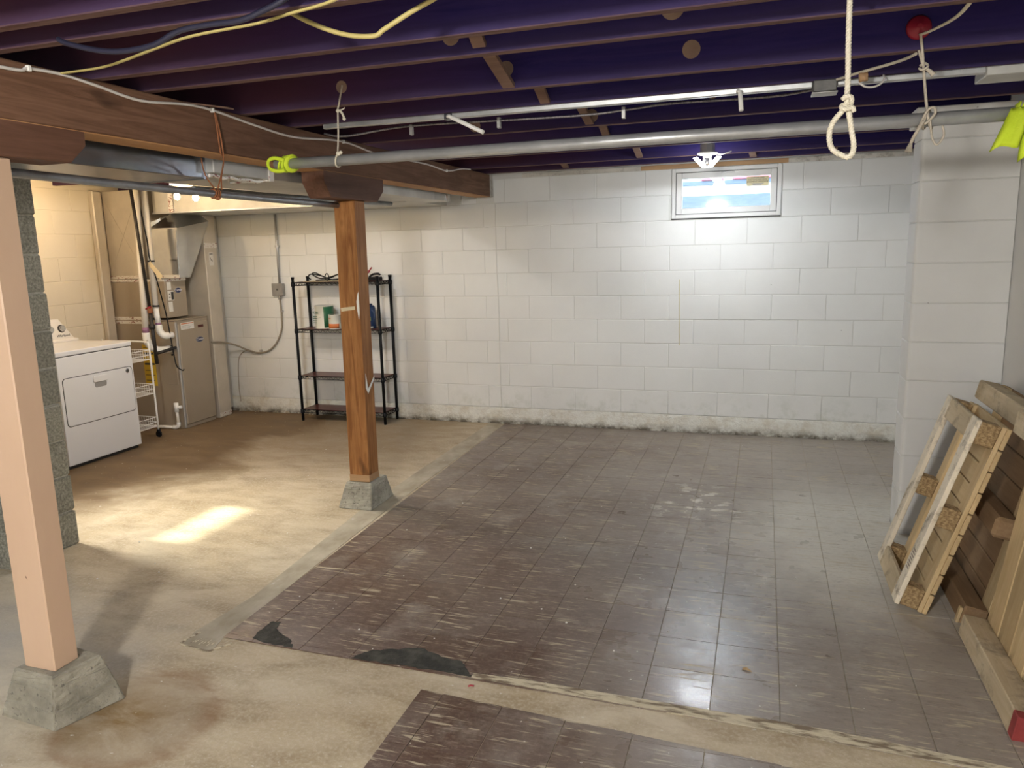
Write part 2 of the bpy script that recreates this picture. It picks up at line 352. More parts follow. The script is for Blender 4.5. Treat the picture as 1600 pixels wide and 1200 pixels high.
MT['armour'] = pm('armoured_cable', (0.34, 0.32, 0.33), (0.16, 0.15, 0.16), 160, (1, 0.2, 0.2), 0.45, metal=0.7, bmp=0.2, world=True)
MT['rust'] = pm('rusty_wire', (0.24, 0.085, 0.035), (0.33, 0.13, 0.055), 60, rough=0.9, bmp=0.3)
MT['red'] = pm('red_enamel', (0.30, 0.012, 0.03), rough=0.45, bmp=0.0)
MT['cork'] = pm('turned_wood', (0.34, 0.20, 0.10), (0.42, 0.26, 0.14), 30, rough=0.6, bmp=0.1)
MT['steel_box'] = pm('grey_steel_box', (0.30, 0.29, 0.275), (0.36, 0.35, 0.33), 20, rough=0.5, metal=0.5, bmp=0.1)
MT['dark_box'] = pm('dark_steel_box', (0.09, 0.088, 0.085), (0.13, 0.125, 0.12), 25, rough=0.5, metal=0.5, bmp=0.1)
MT['grey_cable'] = pm('grey_cable', (0.30, 0.26, 0.20), rough=0.5, bmp=0.0)
MT['vinyl'] = pm('grey_white_vinyl', (0.66, 0.66, 0.64), rough=0.4, bmp=0.0)
MT['glass'] = glass_mat()
MT['sticker'] = pm('cream_window_sticker', (0.66, 0.58, 0.34), (0.58, 0.54, 0.36), 8, rough=0.5, bmp=0.0)
MT['out_blue'] = pm('blue_siding', (0.085, 0.105, 0.145), (0.105, 0.13, 0.17), 14, (1, 1, 3), 0.6, world=True)
MT['out_white'] = pm('white_siding', (0.42, 0.45, 0.48), (0.28, 0.36, 0.44), 5, rough=0.6, world=True, lo=0.5, hi=0.6)
MT['out_red'] = pm('red_trim', (0.75, 0.10, 0.14), rough=0.5)
MT['soil'] = pm('outside_soil', (0.20, 0.17, 0.12), (0.28, 0.24, 0.18), 4, rough=0.95, world=True)
MT['pine1'] = wood('pale_pallet_pine', (0.54, 0.385, 0.195), (0.66, 0.50, 0.29), 1, rough=0.75, rand=0.18, world=False)
MT['pine_up'] = wood('pale_pallet_pine_upright', (0.54, 0.385, 0.195), (0.66, 0.50, 0.29), 2, rough=0.75, rand=0.18, world=False)
MT['pine_grimy'] = wood('grimy_pallet_pine', (0.74, 0.65, 0.50), (0.80, 0.72, 0.58), 2, rough=0.8, rand=0.1, world=False, stain=(0.16, 0.12, 0.08))
MT['pine_side_grimy'] = wood('weathered_runner', (0.48, 0.38, 0.24), (0.58, 0.48, 0.33), 1, rough=0.8, world=False, stain=(0.22, 0.18, 0.13))
MT['pine_brown'] = wood('brown_pallet_wood', (0.27, 0.165, 0.085), (0.36, 0.235, 0.13), 1, rough=0.8, rand=0.15, world=False)
MT['chip'] = pm('pressed_chip_block', (0.22, 0.135, 0.06), (0.52, 0.37, 0.19), 75, (1, 1, 1.3), 0.9, bmp=0.9, lo=0.36, hi=0.66, dist=0.006)
MT['red_paint'] = pm('dark_red_paint', (0.20, 0.022, 0.022), (0.28, 0.04, 0.035), 12, rough=0.7, bmp=0.1)
MT['can_white'] = pm('pale_can_label', (0.62, 0.62, 0.55), rough=0.4, bmp=0.0)
MT['can_green'] = pm('green_can_label', (0.03, 0.13, 0.065), rough=0.35, bmp=0.0)
MT['can_orange'] = pm('orange_label', (0.58, 0.17, 0.05), rough=0.5, bmp=0.0)
MT['can_olive'] = pm('olive_can', (0.16, 0.15, 0.07), rough=0.4, bmp=0.0)
MT['can_blue'] = pm('blue_plastic', (0.012, 0.035, 0.10), rough=0.35, bmp=0.0)
MT['lime'] = pm('lime_label', (0.40, 0.55, 0.10), rough=0.5, bmp=0.0)
MT['tool_red'] = pm('red_grip', (0.33, 0.05, 0.06), rough=0.5, bmp=0.0)
MT['leaf'] = pm('dry_leaf', (0.42, 0.27, 0.12), (0.5, 0.34, 0.17), 40, rough=0.8, bmp=0.2)
MT['led'] = emis('led_panel', (0.93, 0.97, 1.0), 16.0)
MT['bulb'] = emis('warm_bulb', (1.0, 0.67, 0.30), 480.0)
MT['tag'] = pm('cream_tag', (0.66, 0.55, 0.35), rough=0.6, bmp=0.0)

# ------------------------------------------------------------------ geometry helpers
def catmull(pts, n=6):
    P = [Vector(p) for p in pts]
    if len(P) < 3: return P
    out = []
    for i in range(len(P) - 1):
        a = P[max(i - 1, 0)]; b = P[i]; c = P[i + 1]; d = P[min(i + 2, len(P) - 1)]
        for k in range(n):
            t = k / n
            out.append(0.5 * ((2 * b) + (c - a) * t + (2 * a - 5 * b + 4 * c - d) * t * t + (3 * b - a - 3 * c + d) * t ** 3))
    out.append(P[-1]); return out
def frames(P):
    T = []
    for i in range(len(P)):
        t = P[min(i + 1, len(P) - 1)] - P[max(i - 1, 0)]
        T.append(t.normalized() if t.length > 1e-9 else Vector((0, 0, 1)))
    a = Vector((0, 0, 1)) if abs(T[0].z) < 0.9 else Vector((1, 0, 0))
    U = (a - T[0] * a.dot(T[0])).normalized(); out = []
    for t in T:
        U = (U - t * U.dot(t)).normalized(); out.append((t, U, t.cross(U)))
    return out
class MB:
    def __init__(s): s.v = []; s.f = []
    def add(s, vs, fs):
        o = len(s.v); s.v += [Vector(x) for x in vs]; s.f += [[o + i for i in f] for f in fs]; return s
    def hexa(s, p):
        return s.add(p, [(0, 3, 2, 1), (4, 5, 6, 7), (0, 1, 5, 4), (1, 2, 6, 5), (2, 3, 7, 6), (3, 0, 4, 7)])
    def bb(s, a, b):
        x0, y0, z0 = a; x1, y1, z1 = b
        return s.hexa([(x0, y0, z0), (x1, y0, z0), (x1, y1, z0), (x0, y1, z0), (x0, y0, z1), (x1, y0, z1), (x1, y1, z1), (x0, y1, z1)])
    def prism(s, poly, d):
        n = len(poly); d = Vector(d); A = [Vector(p) for p in poly]
        return s.add(A + [p + d for p in A], [tuple(range(n))[::-1], tuple(range(n, 2 * n))] + [(i, (i + 1) % n, n + (i + 1) % n, n + i) for i in range(n)])
    def tube(s, pts, r, n=8, smooth=0, sy=1.0):
        P = catmull(pts, smooth) if smooth else [Vector(p) for p in pts]
        F = frames(P); vs = []; fs = []
        for i, (p, (t, u, w_)) in enumerate(zip(P, F)):
            rr = r(i / max(1, len(P) - 1)) if callable(r) else r
            for k in range(n):
                a = 2 * PI * k / n
                vs.append(p + u * (math.cos(a) * rr * sy) + w_ * (math.sin(a) * rr))
        for i in range(len(P) - 1):
            for k in range(n):
                fs.append((i * n + k, i * n + (k + 1) % n, (i + 1) * n + (k + 1) % n, (i + 1) * n + k))
        fs.append(tuple(range(n))[::-1]); fs.append(tuple((len(P) - 1) * n + k for k in range(n)))
        return s.add(vs, fs)
    def rope(s, pts, r, pitch=0.03, smooth=6, n=6):
        P = catmull(pts, smooth)
        Q = []                                   # resample at a fixed step so that the strands stay even
        step = pitch / 7.0; acc = 0.0
        for i in range(len(P) - 1):
            seg = (P[i + 1] - P[i]).length
            while acc < seg:
                Q.append(P[i].lerp(P[i + 1], acc / max(seg, 1e-9))); acc += step
            acc -= seg
        Q.append(P[-1]); F = frames(Q)
        for k in range(3):
            pp = []
            for i, (p, (t, u, w_)) in enumerate(zip(Q, F)):
                a = 2 * PI * (i / 7.0 + k / 3.0)
                pp.append(p + (u * math.cos(a) + w_ * math.sin(a)) * r * 0.5)
            s.tube(pp, r * 0.56, n)
        return s
    def lathe(s, prof, n=20, o=(0, 0, 0), axis='z'):
        vs = []; fs = []; o = Vector(o)
        for r, h in prof:
            for k in range(n):
                a = 2 * PI * k / n; x = math.cos(a) * r; y = math.sin(a) * r
                vs.append(o + (Vector((x, y, h)) if axis == 'z' else Vector((h, x, y)) if axis == 'x' else Vector((y, h, x))))
        for i in range(len(prof) - 1):
            for k in range(n):
                fs.append((i * n + k, i * n + (k + 1) % n, (i + 1) * n + (k + 1) % n, (i + 1) * n + k))
        fs.append(tuple(range(n))[::-1]); fs.append(tuple((len(prof) - 1) * n + k for k in range(n)))
        return s.add(vs, fs)
    def ball(s, c, r, n=10, m=7, sz=1.0):
        prof = [(max(1e-4, math.sin(PI * i / m) * r), -math.cos(PI * i / m) * r * sz) for i in range(m + 1)]
        return s.lathe(prof, n, c)
    def mesh(s, name, mat, bevel=0.0, smooth=False, seg=1):
        me = bpy.data.meshes.new(name); me.from_pydata([tuple(v) for v in s.v], [], s.f)
        bm = bmesh.new(); bm.from_mesh(me)
        if bevel:
            bmesh.ops.bevel(bm, geom=list(bm.edges), offset=bevel, segments=seg, profile=0.5, affect='EDGES', clamp_overlap=True)
        bmesh.ops.recalc_face_normals(bm, faces=list(bm.faces))
        bm.to_mesh(me); bm.free()
        if mat: me.materials.append(MT[mat] if isinstance(mat, str) else mat)
        if smooth:
            for p in me.polygons: p.use_smooth = len(p.vertices) == 4
        return me
    def build(s, name, mat, parent=None, bevel=0.0, smooth=False, seg=1):
        return link(name, s.mesh(name, mat, bevel, smooth, seg), parent)
def wloc(o):
    v = Vector((0, 0, 0))
    while o: v = v + o.location; o = o.parent
    return v
def link(name, me, parent=None, loc=None):
    o = bpy.data.objects.new(name, me); C.objects.link(o)
    base = Vector(loc) if loc is not None else Vector((0, 0, 0))
    if parent:
        o.parent = parent; o.location = base - wloc(parent)
    else: o.location = base
    return o
def tag(o, label, cat, group=None, kind=None):
    o['label'] = label; o['category'] = cat
    if group: o['group'] = group
    if kind: o['kind'] = kind
    return o
def thing(name, label, cat, loc, group=None, kind=None):
    o = bpy.data.objects.new(name, None); C.objects.link(o); o.location = loc; o.empty_display_size = 0.1
    return tag(o, label, cat, group, kind)
def base_origin(o):
    """move a single mesh thing's origin to the middle of its base"""
    vs = o.data.vertices
    c = Vector((sum(v.co.x for v in vs) / len(vs), sum(v.co.y for v in vs) / len(vs), min(v.co.z for v in vs)))
    for v in vs: v.co -= c
    o.location = o.location + c
    return o
def text(s, size, mat, parent, name, origin, right, up, shear=0.0, align='CENTER', ext=0.0006):
    cu = bpy.data.curves.new(name, 'FONT'); cu.body = s; cu.size = size; cu.extrude = ext; cu.shear = shear
    cu.align_x = align; cu.align_y = 'CENTER'; cu.materials.append(MT[mat]); cu.resolution_u = 3
    tmp = bpy.data.objects.new(name, cu); C.objects.link(tmp)
    me = bpy.data.meshes.new_from_object(tmp.evaluated_get(bpy.context.evaluated_depsgraph_get()))
    bpy.data.objects.remove(tmp); bpy.data.curves.remove(cu)
    o = bpy.data.objects.new(name, me); C.objects.link(o)
    r = Vector(right).normalized(); u = Vector(up).normalized(); n = r.cross(u)
    m = Matrix(((r.x, u.x, n.x, 0), (r.y, u.y, n.y, 0), (r.z, u.z, n.z, 0), (0, 0, 0, 1)))
    m.translation = Vector(origin) - wloc(parent)
    o.parent = parent; o.matrix_local = m
    return o

# ================================================================== SETTING
XL, XR, YB, YF = -5.83, 1.17, 6.437, -2.4
CZ = 0.2032; ZB = 0.152; TOP = 2.184; ZJ = 2.22; ZS = 2.41
TH = 0.2

# ---- floor
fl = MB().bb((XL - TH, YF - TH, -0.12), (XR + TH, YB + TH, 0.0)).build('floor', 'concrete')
tag(fl, 'stained tan concrete basement floor partly covered with brown tiles', 'floor', kind='structure')
stp = MB().prism([(-2.258, 2.336, 0.0002), (-2.101, 2.321, 0.0002), (-2.123, 2.42, 0.0002), (-2.19, 4.0, 0.0002), (-2.205, 5.4, 0.0002), (-2.225, 6.43, 0.0002), (-2.365, 6.43, 0.0002), (-2.36, 5.4, 0.0002), (-2.35, 3.97, 0.0002), (-2.25, 2.8, 0.0002), (-2.282, 2.44, 0.0002)], (0, 0, 0.0018)).build('concrete_strip', 'strip', fl)

MB().tube([(-2.255, 2.44, 0.002), (-2.272, 2.36, 0.002), (-2.262, 2.338, 0.002), (-2.19, 2.325, 0.002), (-2.115, 2.318, 0.002), (-2.098, 2.34, 0.002), (-2.06, 2.40, 0.002)], 0.007, 6, 4, sy=0.3).build('residue_line', 'adhesive', fl)
for q in range(9): MB().prism([(-2.235 + q * 0.014, 2.352 + (q % 3) * 0.012, 0.002), (-2.228 + q * 0.014, 2.350 + (q % 3) * 0.012, 0.002), (-2.222 + q * 0.012, 2.385 + (q % 2) * 0.02, 0.002)], (0, 0, 0.0006)).build('residue_mark', 'adhesive', fl)
# ---- floor tiles, each one a part of the floor
T = 0.232; TX = 0.1011; TY = 4.317; TT = 0.0035; G = 0.0011
def clip(poly, a, b, c):                        # keep a*x + b*y <= c
    out = []
    for i in range(len(poly)):
        p, q = poly[i], poly[(i + 1) % len(poly)]
        dp = a * p[0] + b * p[1] - c; dq = a * q[0] + b * q[1] - c
        if dp <= 0: out.append(p)
        if dp * dq < 0:
            t = dp / (dp - dq); out.append((p[0] + (q[0] - p[0]) * t, p[1] + (q[1] - p[1]) * t))
    return out
def area(p): return abs(sum(p[i][0] * p[(i + 1) % len(p)][1] - p[(i + 1) % len(p)][0] * p[i][1] for i in range(len(p)))) / 2
def hp(p, q):                                   # half plane left of p->q is kept
    a = (q[1] - p[1]); b = -(q[0] - p[0]); return a, b, a * p[0] + b * p[1]
h_ = T / 2 - G
full_tile = MB().bb((-h_, -h_, 0), (h_, h_, TT)).mesh('floor_tile', 'tile', 0.0006)
def tile_at(i, j, planes):
    x0 = TX + i * T; y0 = TY - j * T
    sq = [(x0 + G, y0 - T + G), (x0 + T - G, y0 - T + G), (x0 + T - G, y0 - G), (x0 + G, y0 - G)]
    pl = sq
    for a, b, c in planes:
        pl = clip(pl, a, b, c)
        if len(pl) < 3: return
    if area(pl) < 0.0010: return
    lift = random.uniform(0, 0.0009)
    if abs(area(pl) - area(sq)) < 1e-6:
        o = link('floor_tile', full_tile, fl, (x0 + T / 2, y0 - T / 2, 0.0003))
        o['polish'] = {-2: 1.0, -1: 1.0, 0: 0.55, 1: 0.25, -3: 0.5, -4: 0.3}.get(i, 0.0) if j > -2 else 0.2
        o.rotation_euler = (random.uniform(-1, 1) * 0.0025, random.uniform(-1, 1) * 0.0025, random.uniform(-1, 1) * 0.003)
    else:
        MB().prism([(x, y, 0.0003) for x, y in pl], (0, 0, TT + lift)).build('floor_tile', 'tile', fl)['polish'] = 0.1
P_left = hp((-2.205, 6.44), (-2.128, 2.40)); P_left = (-1.0, 0.0, 2.175)
edge = [(-2.125, 2.438), (-1.362, 2.417), (-0.346, 2.423), (0.095, 2.394), (0.547, 2.375), (1.17, 2.35)]
main = [hp((-2.215, 6.44), (-2.128, 2.42)), (1, 0, XR - 0.004), (0, 1, YB - 0.012)]
front_l, front_r = hp((-2.13, 2.430), (0.101, 2.404)), hp((0.101, 2.404), (1.17, 2.35))
for j in range(-10, 9):
    for i in range(-10, 5):
        cx = TX + (i + 0.5) * T; cy = TY - (j + 0.5) * T
        if cx > 0.74 and 4.2 < cy < 4.9: continue          # behind the stub wall
        if cx > 1.05 and 2.75 < cy < 4.3: continue          # under and behind the pallets
        tile_at(i, j, main + [front_l if cx < 0.101 else front_r])
second = [hp((-1.150, 2.306), (-1.138, 1.6)), (0.0592, 1.0, 2.306 - 0.0592 * 1.150 + 0.0)]
second = [hp((-1.150, 2.31), (-1.138, 1.6)), hp((0.6, 2.196), (-1.150, 2.306))]
def neg(p): return (-p[0], -p[1], -p[2])
second = [hp((-1.150, 2.31), (-1.138, 1.6)), neg(hp((-1.150, 2.303), (0.6, 2.205)))]
for j in range(8, 11):
    for i in range(-6, 3):
        tile_at(i, j, second)
# worn cream lip along the broken edge, bare mastic where tiles are gone
MB().prism([(-1.0, 2.424, 0.0049), (-0.35, 2.410, 0.0049), (0.1, 2.398, 0.0049), (1.1, 2.356, 0.0049), (1.1, 2.385, 0.0049), (0.7, 2.415, 0.0049), (0.3, 2.452, 0.0049), (0.05, 2.458, 0.0049), (-0.2, 2.460, 0.0049), (-0.5, 2.462, 0.0049), (-0.8, 2.466, 0.0049), (-1.0, 2.455, 0.0049)], (0, 0, 0.0008)).build('worn_edge', 'adhesive', fl)
def rough_poly(pts, amp=0.010, n=7, seed=1):
    rnd = random.Random(seed); out = []
    for i in range(len(pts)):
        a = Vector((*pts[i], 0)); b = Vector((*pts[(i + 1) % len(pts)], 0))
        for k in range(n):
            p = a.lerp(b, k / n); out.append((p.x + rnd.uniform(-amp, amp), p.y + rnd.uniform(-amp, amp)))
    return out
for sd, pts in ((3, [(-1.995, 2.452), (-2.01, 2.526), (-2.009, 2.603), (-1.965, 2.60), (-1.945, 2.545), (-1.833, 2.478), (-1.79, 2.432), (-1.87, 2.428)]),
                (4, [(-1.508, 2.428), (-1.483, 2.482), (-1.414, 2.517), (-1.284, 2.573), (-1.167, 2.53), (-1.076, 2.521), (-1.034, 2.471), (-1.0, 2.43), (-1.213, 2.428), (-1.378, 2.428)])):
    MB().prism([(x, y, 0.0050) for x, y in rough_poly(pts, 0.006, 5, sd)], (0, 0, 0.0008)).build('mastic_patch', 'mastic', fl)

# ---- back wall of painted blocks
WX0, WX1, WZ0, WZ1 = -0.728, 0.115, 1.787, 2.184
wb = MB()
wb.bb((XL - TH, YB + 0.003, 0), (WX0, YB + TH, ZS)); wb.bb((WX1, YB + 0.003, 0), (XR + TH, YB + TH, ZS))
wb.bb((WX0, YB + 0.003, 0), (WX1, YB + TH, WZ0)); wb.bb((WX0, YB + 0.003, WZ1), (WX1, YB + TH, ZS))
wall = wb.build('wall_back', 'white_joint')
tag(wall, 'white painted concrete block wall with the small basement window', 'wall', kind='structure')
BW = 2 * CZ; J = 0.0035
def block_mesh(l, h, d, mat, bev=0.004):
    return MB().bb((-l / 2, 0, 0), (l / 2, d, h)).mesh('block', mat, bev, seg=1)
cache = {}
def put_block(parent, x0, x1, z0, z1, mat, face, axis='x', sign=1, lo=None):
    key = (round(x1 - x0, 4), round(z1 - z0, 4), mat, axis, sign)
    if key not in cache:
        l = x1 - x0; h = z1 - z0; d = 0.012
        mb = MB()
        if axis == 'x': mb.bb((0, 0, 0), (l, d * sign, h))
        else: mb.bb((0, 0, 0), (d * sign, l, h))
        cache[key] = mb.mesh('block', mat, 0.0035)
    jit = random.uniform(-0.0009, 0.0012)
    loc = (x0, face + jit, z0) if axis == 'x' else (face + jit, x0, z0)
    return link('block', cache[key], parent, loc)
def cut(iv, hole):
    a, b = iv; h0, h1 = hole
    if h1 <= a or h0 >= b: return [iv]
    r = []
    if h0 - a > 0.02: r.append((a, h0))
    if b - h1 > 0.02: r.append((h1, b))
    return r
XH = -2.1642
for n in range(10):
    z0 = ZB + n * CZ; z1 = z0 + CZ
    off = XH if n % 2 == 1 else XH + BW / 2
    k0 = math.floor((-5.85 - off) / BW)
    for k in range(k0, k0 + 20):
        a = off + k * BW; b = a + BW
        a2 = max(a, -5.60); b2 = min(b, XR)
        if b2 - a2 < 0.03: continue
        ivs = [(a2, b2)]
        if z1 > WZ0 + 0.02: ivs = [i for iv in ivs for i in cut(iv, (WX0 - 0.004, WX1 + 0.004))]
        if n == 9: ivs = [i for iv in ivs for i in cut(iv, (-2.43, -2.265))]
        for p, q in ivs: put_block(wall, p + J / 2, q - J / 2, z0 + J / 2, z1 - J / 2, 'white_block', YB - 0.0)
# parged base course with lumps
bm = bmesh.new()
nx = 130
rnd = random.Random(5)
prof = [(-0.002, 0.0), (-0.010, 0.03), (-0.008, 0.09), (-0.004, 0.13), (0.001, 0.153)]
rows = []
for i in range(nx + 1):
    x = -5.6 + (XR + 5.6) * i / nx
    rows.append([bm.verts.new((x, YB + dy - 0.004 + rnd.uniform(-0.004, 0.003), z if z in (0.0, 0.153) else z + rnd.uniform(-0.008, 0.008))) for dy, z in prof])
for i in range(nx):
    for k in range(4): bm.faces.new((rows[i][k], rows[i + 1][k], rows[i + 1][k + 1], rows[i][k + 1]))
me = bpy.data.meshes.new('base_course'); bm.to_mesh(me); bm.free(); me.materials.append(MT['parge'])
link('base_course', me, wall)
MB().tube([(-2.246, YB - 0.001, 0.15), (-2.250, YB - 0.001, 0.6), (-2.246, YB - 0.001, 1.1), (-2.255, YB - 0.001, 1.5), (-2.25, YB - 0.001, 1.97)], 0.004, 6, 4).build('crack_seam', 'white_joint', wall)
MB().tube([(-0.657, YB - 0.0008, 1.30), (-0.657, YB - 0.0008, 1.12), (-0.652, YB - 0.0008, 0.75)], 0.0022, 5, 3).build('yellow_drip', 'romex', wall)
# sill plate on top of the wall
pl = MB().bb((-2.0, YB - 0.006, TOP + 0.002), (-0.98, YB + 0.15, TOP + 0.037)).bb((0.16, YB - 0.006, TOP + 0.002), (XR, YB + 0.15, TOP + 0.037)).build('trim_1', 'sill', bevel=0.002)
tag(pl, 'off-white painted timber plate along the top of the back wall', 'trim', kind='structure')
MB().bb((-0.98, YB - 0.006, TOP + 0.002), (0.16, YB + 0.15, TOP + 0.037)).build('bare_board', 'brown_sill', pl, 0.002)['label'] = 'bare brown board above the window'

# ---- left wall of cream painted blocks with two openings for daylight
wl = MB()
wins = [(3.25, 3.87, 1.86, 2.16), (0.45, 1.35, 1.82, 2.16)]
ys = [YF - TH, 0.45, 1.35, 3.25, 3.87, YB + TH]
for a, b in ((ys[0], ys[1]), (ys[2], ys[3]), (ys[4], ys[5])): wl.bb((XL - TH, a, 0), (XL - 0.003, b, ZS))
for (a, b, z0, z1) in wins:
    wl.bb((XL - TH, a, 0), (XL - 0.003, b, z0)); wl.bb((XL - TH, a, z1), (XL - 0.003, b, ZS))
wleft = wl.build('wall_left', 'cream_block'); tag(wleft, 'cream painted block wall behind the dryer', 'wall', kind='structure')
for n in range(0, 11):
    z0 = -0.02 + n * CZ; z1 = min(z0 + CZ, 2.2)
    off = 4.30 if n % 2 else 4.30 + BW / 2
    for k in range(-1, 6):
        a = off + k * BW; b = a + BW
        if a < 3.9 or z0 < 0.75: continue
        put_block(wleft, a + J / 2, min(b, YB) - J / 2, z0 + J / 2, z1 - J / 2, 'cream_block', XL, axis='y', sign=-1)
# ---- right wall, front wall, stub wall
wr = MB().bb((XR, YF - TH, 0), (XR + TH, YB + TH, ZS)).build('wall_right', 'stub_block'); tag(wr, 'white painted wall behind the leaning pallets', 'wall', kind='structure')
wf = MB().bb((XL - TH, YF - TH, 0), (XR + TH, YF, ZS)).build('wall_front', 'white_block'); tag(wf, 'white wall behind the camera', 'wall', kind='structure')
SX, SY0, SY1 = 0.728, 4.37, 4.57
st = MB().bb((SX + 0.006, SY0 + 0.006, 0), (XR - 0.001, SY1 - 0.004, 2.135)).build('wall_stub', 'white_joint')
tag(st, 'short white block wall stub with rounded corner behind the pallets', 'wall', kind='structure')
for n in range(0, 11):
    z0 = n * CZ + 0.04 if n else 0.0
    z1 = min((n + 1) * CZ + 0.04, 2.135)
    if z1 - z0 < 0.03: continue
    mb = MB()
    rr = 0.022; q = []
    for k in range(5):
        a = PI + PI / 2 * k / 4
        q.append((SX + rr + math.cos(a) * rr, SY0 + rr + math.sin(a) * rr, z0 + J / 2))
    q += [(XR - 0.002, SY0, z0 + J / 2), (XR - 0.002, SY1, z0 + J / 2), (SX, SY1, z0 + J / 2)]
    mb.prism(q, (0, 0, z1 - z0 - J)).build('block', 'stub_block', st, 0.003)
MB().bb((SX - 0.028, SY0 - 0.006, 2.137), (XR - 0.002, SY1, 2.225)).build('cap_block', 'stub_block', st, 0.004)

# ---- raw block pier on the left
pier = MB().bb((-5.82, 2.72, 0), (-3.672, 3.105, ZJ - 0.01)).build('wall_pier', 'raw_mortar')
tag(pier, 'unpainted grey concrete block pier behind the tan post', 'wall', kind='structure')
rnd = random.Random(11)
for n in range(11):
    z0 = n * CZ; z1 = min(z0 + CZ, ZJ - 0.012)
    if z1 - z0 < 0.05: continue
    for k in range(2):
        a = -3.66 - k * BW; dx = rnd.uniform(-0.008, 0.004) if k == 0 else 0
        dy = rnd.uniform(-0.006, 0.01)
        MB().bb((a - BW + 0.006, 2.71, z0 + 0.004), (a + dx, 3.115 + dy, z1 - 0.004)).build('block', 'raw_block', pier, 0.007)

# ---- ceiling: subfloor boards, joists, bridging
ceil = MB().bb((XL - TH, YF - TH, ZS), (XR + TH, YB + TH, ZS + 0.05)).build('ceiling', 'subfloor')
tag(ceil, 'dark open joist ceiling with board subfloor', 'ceiling', kind='structure')
JY = [-2.0, -1.59, -1.18, -0.78, -0.37, 0.03, 0.44, 0.85, 1.26, 1.675, 1.842, 2.25, 2.487, 3.06, 3.456, 4.15, 4.66, 5.175, 5.88, 6.30]
for y in JY:
    MB().bb((XL, y - 0.02, ZJ), (XR - 0.002, y + 0.02, ZS - 0.001)).build('joist', 'joist', ceil, 0.003)
def bridge(x, ya, yb, za, zb, wd=0.06, xs=0.0):
    A = Vector((x, ya, za)); B = Vector((x + xs, yb, zb)); d = (B - A).normalized(); s = Vector((1, 0, 0)); nrm = d.cross(s).normalized()
    p = []
    for q in (A, B):
        for sx, sn in ((-1, -1), (1, -1), (1, 1), (-1, 1)): p.append(q + s * (sx * wd / 2) + nrm * (sn * 0.009))
    MB().hexa(p).build('bridging', 'bridging', ceil, 0.001)
for a, b, z0, z1, x in ((2.27, 2.467, 2.39, 2.245, -0.90), (2.507, 3.04, 2.40, 2.232, -0.99), (3.08, 3.436, 2.40, 2.232, -0.95), (3.476, 4.13, 2.40, 2.235, -0.90), (4.17, 4.64, 2.40, 2.235, -0.91), (4.68, 5.155, 2.40, 2.235, -0.90), (5.195, 5.86, 2.4, 2.235, -0.9)):
    bridge(x, a, b, z0, z1, 0.045 if b < 2.6 or b > 3.2 else 0.05)
for x in (-1.62, -0.15, 0.42): bridge(x, 5.9, 6.28, 2.39, 2.235, 0.05, 0.05)
MB().bb((-2.12, 1.59, 2.2205), (-1.985, 1.654, 2.30)).build('packing_block', 'sill', ceil, 0.003)
def disc(x, y, z, r=0.027, mat='knot'):
    MB().lathe([(r, 0.0), (r, -0.003)], 18, (x, y - 0.0195, z), 'y').build('hole_plug', mat, ceil)
for x, y, z, r in ((-1.747, 3.06, 2.294, 0.026), (-0.278, 3.06, 2.299, 0.033), (-1.0, 3.06, 2.298, 0.03), (-1.0, 2.487, 2.285, 0.03), (-0.282, 2.487, 2.29, 0.035), (-1.468, 2.487, 2.30, 0.02),
                   (-0.89, 4.15, 2.27, 0.035), (-1.55, 4.15, 2.265, 0.032), (-1.51, 4.15, 2.34, 0.028), (-0.27, 4.15, 2.34, 0.034), (0.40, 4.15, 2.34, 0.03), (-0.95, 4.15, 2.34, 0.028)):
    disc(x, y, z, r)

# ---- windows
w1 = MB()
def ring(mb, x0, x1, z0, z1, t, y0, y1):
    mb.bb((x0, y0, z0), (x0 + t, y1, z1)); mb.bb((x1 - t, y0, z0), (x1, y1, z1)); mb.bb((x0 + t, y0, z0), (x1 - t, y1, z0 + t)); mb.bb((x0 + t, y0, z1 - t), (x1 - t, y1, z1))
ring(w1, WX0 + 0.002, WX1 - 0.002, WZ0 + 0.004, WZ1 - 0.002, 0.030, YB - 0.012, YB + 0.08)
win1 = w1.build('window_1', 'vinyl', bevel=0.003); tag(win1, 'small white vinyl basement window high in the back wall', 'window', kind='structure')
s_ = MB(); ring(s_, WX0 + 0.036, WX1 - 0.036, WZ0 + 0.038, WZ1 - 0.036, 0.046, YB - 0.004, YB + 0.05); s_.build('sash', 'vinyl', win1, 0.003)
gk = MB(); ring(gk, WX0 + 0.032, WX1 - 0.032, WZ0 + 0.034, WZ1 - 0.032, 0.004, YB + 0.004, YB + 0.04); gk.build('gasket', 'seam', win1)
MB().bb((WX0 + 0.08, YB + 0.020, WZ0 + 0.082), (WX1 - 0.08, YB + 0.024, WZ1 - 0.08)).build('pane', 'glass', win1)
MB().bb((-0.34, YB - 0.012, WZ1 - 0.050), (-0.24, YB - 0.004, WZ1 - 0.040)).build('latch', 'grey_trim', win1, 0.002)
stk = MB().bb((-0.148, YB + 0.017, 2.022), (0.018, YB + 0.0195, 2.096)).build('sticker', 'sticker', win1)
stk['label'] = 'cream paper sticker with dark lettering'
for i, (tx, sz) in enumerate((('CUSTOM CARE', 0.0150), ('FOR YOUR NEW VINYL', 0.0135), ('BASEMENT WINDOW', 0.0165))):
    text(tx, sz, 'letter_k', stk, 'lettering', (-0.065, YB + 0.0163, 2.086 - i * 0.0155), (1, 0, 0), (0, 0, 1), ext=0.0003)
MB().prism([(-0.115, YB + 0.0165, 2.043), (-0.015, YB + 0.0165, 2.043), (-0.04, YB + 0.0165, 2.028), (-0.09, YB + 0.0165, 2.028)], (0, 0.0005, 0)).build('emblem', 'steel_box', stk)
